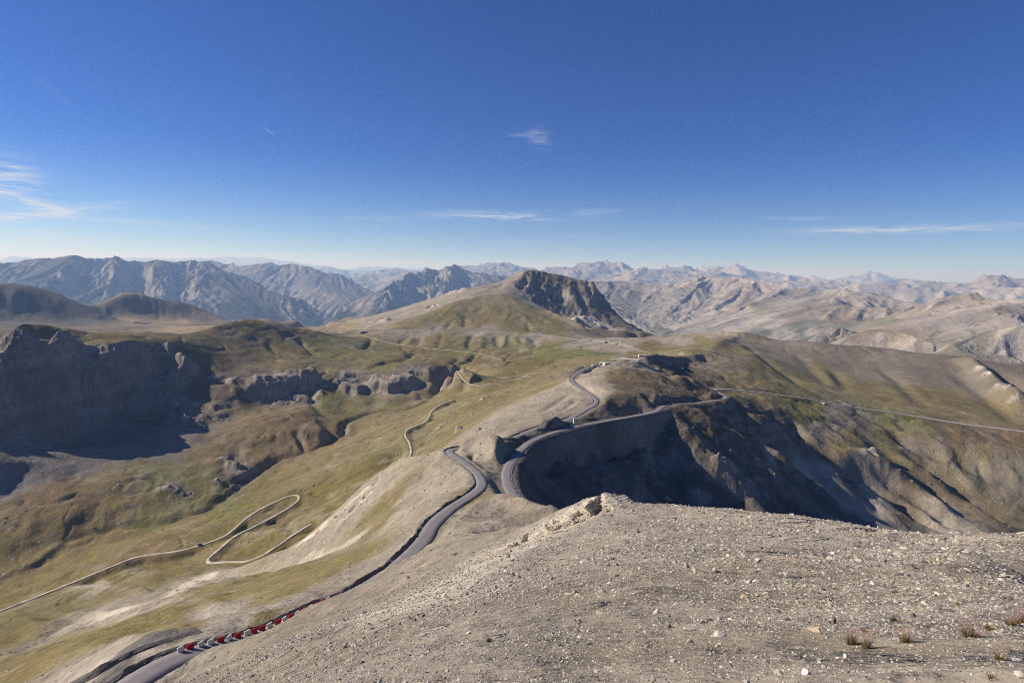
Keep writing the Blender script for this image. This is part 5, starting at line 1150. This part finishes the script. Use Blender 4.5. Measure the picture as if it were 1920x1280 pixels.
# plastic road barriers
def barrier(label, col, loc, rz):
    o = root('road_barrier', label, 'road barrier', loc, rz, 'barriers along the outer road'); m = M_red if col == 'R' else M_wht
    prof = [(-.24, 0), (-.24, .10), (-.14, .24), (-.09, .62), (-.11, .68), (-.11, .80), (.11, .80), (.11, .68), (.09, .62), (.14, .24), (.24, .10), (.24, 0)]
    xs = [-.50, -.47, .47, .50]; V = []; Fc = []
    for i, x in enumerate(xs):
        s_ = .93 if i in (0, 3) else 1
        V += [(x, y * s_, z * (.985 if i in (0, 3) else 1)) for y, z in prof]
    n = len(prof)
    for i in range(3): Fc += [(i * n + j, (i + 1) * n + j, (i + 1) * n + j + 1, i * n + j + 1) for j in range(n - 1)]
    me = bpy.data.meshes.new('shell'); me.from_pydata(V, [], Fc + [tuple(range(n)), tuple(range(3 * n, 4 * n))[::-1]]); me.materials.append(m); b = bpy.data.objects.new('shell', me); COL.objects.link(b); b.parent = o
    part('lug', [(.5, .56, -.04, .04, .15, .62)], m, o); part('rib', [(-.30, -.22, -.125, .125, .26, .70), (-.04, .04, -.125, .125, .26, .70), (.22, .30, -.125, .125, .26, .70)], m, o)
    for x in (-.33, .33): cyl('filler_cap', .045, .04, M_dk, o, (x, 0, .80), n=8)
    return o
seq = [(330, 1227, 'W'), (355, 1222, 'R'), (379, 1216, 'W'), (401, 1210, 'W'), (417, 1206, 'R'), (429, 1204, 'W'), (442, 1200, 'R'), (457, 1195, 'W'), (469, 1191, 'R'), (482, 1186, 'R'), (494, 1183, 'W'), (504, 1179, 'R'), (521, 1172, 'W'), (541, 1165, 'R'), (557, 1158, 'W'), (566, 1154, 'R'), (579, 1148, 'W'), (594, 1141, 'R'), (604, 1135, 'R'), (613, 1130, 'W')]
ORD = ['first', 'second', 'third', 'fourth', 'fifth', 'sixth', 'seventh', 'eighth', 'ninth', 'tenth', 'eleventh', 'twelfth', 'thirteenth', 'fourteenth', 'fifteenth', 'sixteenth', 'seventeenth', 'eighteenth', 'nineteenth', 'last']
QA = RL['A']; azA = np.arctan2(QA[:, 0], QA[:, 1]); TA = np.gradient(QA[:, :2], axis=0); TA /= np.linalg.norm(TA, axis=1)[:, None]; rA = np.hypot(QA[:, 0], QA[:, 1])
lo_ = [k for k in range(len(QA)) if rA[k] < 160]; L_ = QA[lo_, :2] + np.stack([-TA[lo_, 1], TA[lo_, 0]], 1) * (RW['A'] - 0.5); Lz = QA[lo_, 2]; Lt = TA[lo_]
aL = np.arctan2(L_[:, 0], L_[:, 1]); arc = np.concatenate([[0], np.cumsum(np.hypot(*np.diff(L_, axis=0).T))])
s0_, s1_ = arc[np.argmin(np.abs(aL - ray(330, 1227)[0]))], arc[np.argmin(np.abs(aL - ray(616, 1130)[0]))]
for i, (u, v, c) in enumerate(seq):
    q_ = s0_ + (s1_ - s0_) * (i + rng.uniform(-.12, .12)) / (len(seq) - 1)
    x_, y_, z_ = np.interp(q_, arc, L_[:, 0]), np.interp(q_, arc, L_[:, 1]), np.interp(q_, arc, Lz); tx, ty = np.interp(q_, arc, Lt[:, 0]), np.interp(q_, arc, Lt[:, 1])
    nm = {'R': 'red', 'W': 'white'}[c]
    _b = barrier('%s plastic road barrier, %s of the whole row counted from the bottom left' % (nm, ORD[i]), c, (x_, y_, z_ + .12), math.atan2(ty, tx) + rng.normal(0, .15)); _b.scale = (1.12, 1.12, 1.12)
# vehicles
def car(label, cat, P, rz, col, L_=4.3, van=False, name='parked_car'):
    z = zt(P[0], P[1])[0]; o = root(name, label, cat, (P[0], P[1], P[2] if len(P) > 2 and P[2] is not None else z), rz); m = flatm('car_paint_' + str(len(bpy.data.materials)), col, .35, .03); h = 1.9 if van else 1.0
    V = []; prof = ([(-L_ / 2, .35), (-L_ / 2 + .02, .75), (-L_ / 2 + .1, h), (L_ / 2 - 1.3, h + .02), (L_ / 2 - .55, 1.15), (L_ / 2 - .02, .85), (L_ / 2, .35)] if van else [(-L_ / 2, .30), (-L_ / 2 + .03, .80), (-L_ / 2 + .25, .93), (L_ * .16, .93), (L_ / 2 - .12, .78), (L_ / 2, .55), (L_ / 2, .30)])
    n = len(prof)
    for y, s_ in ((-.86, .97), (-.80, 1), (.80, 1), (.86, .97)): V += [(x * s_, y, .3 + (z_ - .3) * s_) for x, z_ in prof]
    Fc = [(i * n + j, i * n + (j + 1) % n, (i + 1) * n + (j + 1) % n, (i + 1) * n + j) for i in range(3) for j in range(n)] + [tuple(range(n))[::-1], tuple(range(3 * n, 4 * n))]
    me = bpy.data.meshes.new('body'); me.from_pydata(V, [], Fc); me.materials.append(m); b = bpy.data.objects.new('body', me); COL.objects.link(b); b.parent = o
    if not van:
        part('cabin', [(-L_ * .36, L_ * .2, -.74, .74, .92, 1.42, .22)], M_glass, o); part('roof', [(-L_ * .36 + .2, L_ * .2 - .26, -.56, .56, 1.4, 1.46, .03)], m, o)
    else: part('windscreen', [(L_ / 2 - 1.25, L_ / 2 - .62, -.74, .74, 1.2, 1.75, .12)], M_glass, o)
    for x in (-L_ * .3, L_ * .31):
        for y in (-.80, .98): w = cyl('wheel', .33, .2, M_rub, o, (x, y, .33), 'y'); cyl('hub', .17, .03, M_stl, w, (0, 0, -.01), n=8)
    for y in (-.55, .55): part('headlight', [(L_ / 2 - .03, L_ / 2 + .02, y - .15, y + .15, .58, .70)], M_wht, o)
    return o
def on_road(key, u, v, off=0.0):
    Q = RL[key]; a0, t0 = ray(u, v); a = np.arctan2(Q[:, 0], Q[:, 1]); t = Q[:, 2] / np.hypot(Q[:, 0], Q[:, 1]); k = int(np.argmin((a - a0) ** 2 + (t - t0) ** 2)); T = Q[min(k + 1, len(Q) - 1)] - Q[max(k - 1, 0)]; T = T[:2] / np.hypot(*T[:2])
    return (Q[k, 0] - T[1] * off, Q[k, 1] + T[0] * off, Q[k, 2] + .15), math.atan2(T[1], T[0])
for key, u, v, off, lb, cat, c, van, L_ in (('F', 375, 1021, 0, 'dark off-road car with a trailer-like shadow driving the valley track', 'car', (.03, .035, .05), False, 4.4), ('A', 1110, 686, -1, 'white van parked at the top of the road on the knoll', 'van', (.8, .8, .8), True, 5.4), ('A', 1119, 684, 1, 'small silver-blue car beside the white van on the knoll', 'car', (.4, .46, .55), False, 4.0),
        ('B', 1076, 801, 2.4, 'blue car parked in shade at the road junction', 'car', (.05, .11, .32), False, 4.2), ('B', 1256, 758, 1.5, 'small blue car on the bend of the inner road', 'car', (.10, .20, .50), False, 4.2), ('C', 1600, 762, 0, 'dark blue car driving the far road below the right ridge', 'car', (.015, .02, .10), False, 4.6), ('D', 1188, 653, 0, 'dark car on the distant road at the pass', 'car', (.03, .035, .05), False, 4.5)):
    P_, a_ = on_road(key, u, v, off); car(lb, cat, P_, a_, c, L_, van)
# monument, signs and posts
def place(u, v, rmin=0): return hitf(u, v, rmin)
P_, a_ = on_road('B', 1088, 797, 6.0); P_ = Vector((P_[0], P_[1], float(zt(P_[0], P_[1])[0])))
o = root('stone_monument', 'tall pale stone monument with dark side at the road junction', 'monument', P_, .3); part('pillar', [(-1.0, 1.0, -.6, .6, -.5, 4.6, .12)], M_pale, o); part('plinth', [(-1.7, 1.7, -1.3, 1.3, -.8, .5)], M_stone, o); part('tablet', [(-.6, .6, -.72, -.6, 2.6, 4.0)], M_conc, o)
P2, _ = on_road('B', 1089, 798, 3.4); o = root('traffic_cone', 'orange marker in front of the monument', 'marker', P2, 0); part('cone', [(-.3, .3, -.3, .3, .06, .95, .24)], M_org, o); part('base', [(-.4, .4, -.4, .4, 0, .07)], M_dk, o)
for k, (key, u, v, off, lb) in enumerate((('B', 1018, 809, 3.9, 'small white sign board beside the inner road before the junction'), ('B', 1205, 777, 3.9, 'small white sign board against the dark slope after the junction'), ('B', 1299, 757, 3.9, 'small white sign board beside the last straight of the inner road'), ('A', 1113, 764, -3.9, 'small dark red sign beside the bend below the knoll'))):
    P3, a3 = on_road(key, u, v, off); P3 = (P3[0], P3[1], float(zt(P3[0], P3[1])[0])); o = root('road_sign', lb, 'sign', P3, 0.2); part('post', [(-.05, .05, -.05, .05, -.3, 1.4)], M_stl, o)
    part('board', [(-.5, .5, -.09, -.05, 1.2, 2.3)] if k < 3 else [(-.35, .35, -.09, -.05, .9, 1.5)], M_wht if k < 3 else flatm('dark_red', (.16, .04, .03)), o)
P3, a3 = on_road('B', 1143, 789, 3.6); o = root('marker_pole', 'thin dark snow pole beside the inner road', 'pole', (P3[0], P3[1], float(zt(P3[0], P3[1])[0]))); cyl('pole', .07, 4.2, M_dk, o, n=8); cyl('cap', .09, .12, M_stl, o, (0, 0, 4.2), n=8)
q = place(1563, 1169); s_ = q.length / F; o = root('wooden_stake', 'short dark stake standing upright in the gravel with a long shadow', 'stake', q, .3); part('stake', [(-2.2 * s_, 2.2 * s_, -2 * s_, 2 * s_, -3 * s_, 10 * s_)], M_wood, o); part('notch', [(-2.3 * s_, 2.3 * s_, -2.1 * s_, -1.4 * s_, 5 * s_, 6 * s_)], M_dk, o)
# small fort remains, bunkers and huts
def building(u, v, w, d_, h, label, name, cat, m, rz=0, rmin=0, door=True, broken=False, roof=None):
    q = hitf(u, v, rmin)
    if q is None: log('no place', label); return
    o = root(name, label, cat, q - Vector((0, 0, .4)), -math.atan2(q.x, q.y) + rz)
    if broken:
        part('wall', [(-w / 2, w / 2, -d_ / 2, -d_ / 2 + .6, -1, h * .55)], m, o); part('wall', [(-w / 2, w / 2, d_ / 2 - .6, d_ / 2, -1, h)], m, o); part('wall', [(-w / 2 + .003, -w / 2 + .6, -d_ / 2 + .6, d_ / 2 - .6, -1, h * .8)], m, o); part('wall', [(w / 2 - .6, w / 2 - .003, -d_ / 2 + .6, d_ / 2 - .6, -1, h * .4)], m, o); part('floor', [(-w / 2 + .6, w / 2 - .6, -d_ / 2 + .6, d_ / 2 - .6, -1, .2)], m, o)
    else:
        part('wall', [(-w / 2, w / 2, -d_ / 2, d_ / 2, -1.5, h)], m, o)
        part('roof', roof or [(-w / 2 - .3, w / 2 + .3, -d_ / 2 - .3, d_ / 2 + .3, h, h + .35)], M_pale if m is not M_pale else M_conc, o)
        if door: part('opening', [(-w * .22, w * .22, -d_ / 2 - .05, -d_ / 2 + .3, 0.1, h * .72)], M_dk, o)
    return o
building(1137, 643, 16, 7, 5, 'larger pale blockhouse above the distant road at the pass', 'blockhouse', 'building', M_pale, .1, 1200)
building(1156, 646, 10, 6, 4, 'smaller pale blockhouse with a dark opening, right of the larger one', 'blockhouse', 'building', M_pale, -.2, 1200)
building(1165, 642, 5, 4, 2.5, 'tiny pale hut above the smaller blockhouse', 'hut', 'building', M_pale, .4, 1200, door=False)
building(1144, 640, 6, 5, 3, 'pale hut joined to the back of the larger blockhouse', 'hut', 'building', M_conc, .4, 1200, door=False)
building(681, 624, 22, 9, 7, 'pale stone house beside the start of the distant track', 'house', 'house', M_stone, .2, 1500)
building(1129, 683, 6, 5, 3, 'left one of two concrete bunkers on top of the knoll', 'bunker', 'bunker', M_conc, -.5, 500); building(1136, 684, 6, 5, 3.2, 'right one of two concrete bunkers on top of the knoll', 'bunker', 'bunker', M_conc, .6, 500)
building(1156, 674, 18, 9, 1.2, 'left pale concrete platform on the crest of the knoll', 'platform', 'platform', M_pale, .1, 550, door=False); building(1180, 674, 26, 11, 1.0, 'wide pale concrete platform right of the other one on the knoll', 'platform', 'platform', M_pale, -.15, 550, door=False)
building(1204, 668, 10, 6, 2.6, 'pale flat-roofed shelter at the end of the knoll crest', 'shelter', 'building', M_conc, .2, 550)
building(1226, 691, 12, 8, 1.8, 'ruined pale foundation on the brown slope of the knoll', 'ruin', 'ruin', M_pale, .3, 550, broken=True)
building(1068, 694, 6, 4, .6, 'pale concrete slab on the grass left of the knoll', 'slab', 'slab', M_pale, .1, 900, door=False)
building(1232, 668, 12, 5, 2, 'low pale rampart on the saddle behind the knoll', 'rampart', 'wall', M_stone, .1, 900, door=False)
building(1543, 757, 6, 3, 2, 'stone culvert under the far road with a dark mouth', 'culvert', 'culvert', M_stone, -.6, 900)
# painted edge line on the inner road
T_ = RL['B']; k0 = [k for k in range(len(T_)) if 235 < math.hypot(T_[k, 0], T_[k, 1]) < 330]; Qd = catmull(T_[k0[0]:k0[-1] + 1], .5); Td = np.gradient(Qd[:, :2], axis=0); Td /= np.linalg.norm(Td, axis=1)[:, None]; Vd, Fd = [], []
for k in range(0, len(Qd) - 8, 10):
    for e, kk in ((0, k), (1, k + 5)):
        for o_ in (-2.35, -2.15): Vd.append((Qd[kk, 0] - Td[kk, 1] * o_, Qd[kk, 1] + Td[kk, 0] * o_, Qd[kk, 2] + .155))
    n_ = len(Vd); Fd.append((n_ - 4, n_ - 3, n_ - 1, n_ - 2))
lm = raw_mesh('road_marking', np.array(Vd), np.array(Fd), mats=[flatm('road_paint', (.7, .7, .68))], smooth=False); lm['kind'] = 'structure'
log('done')
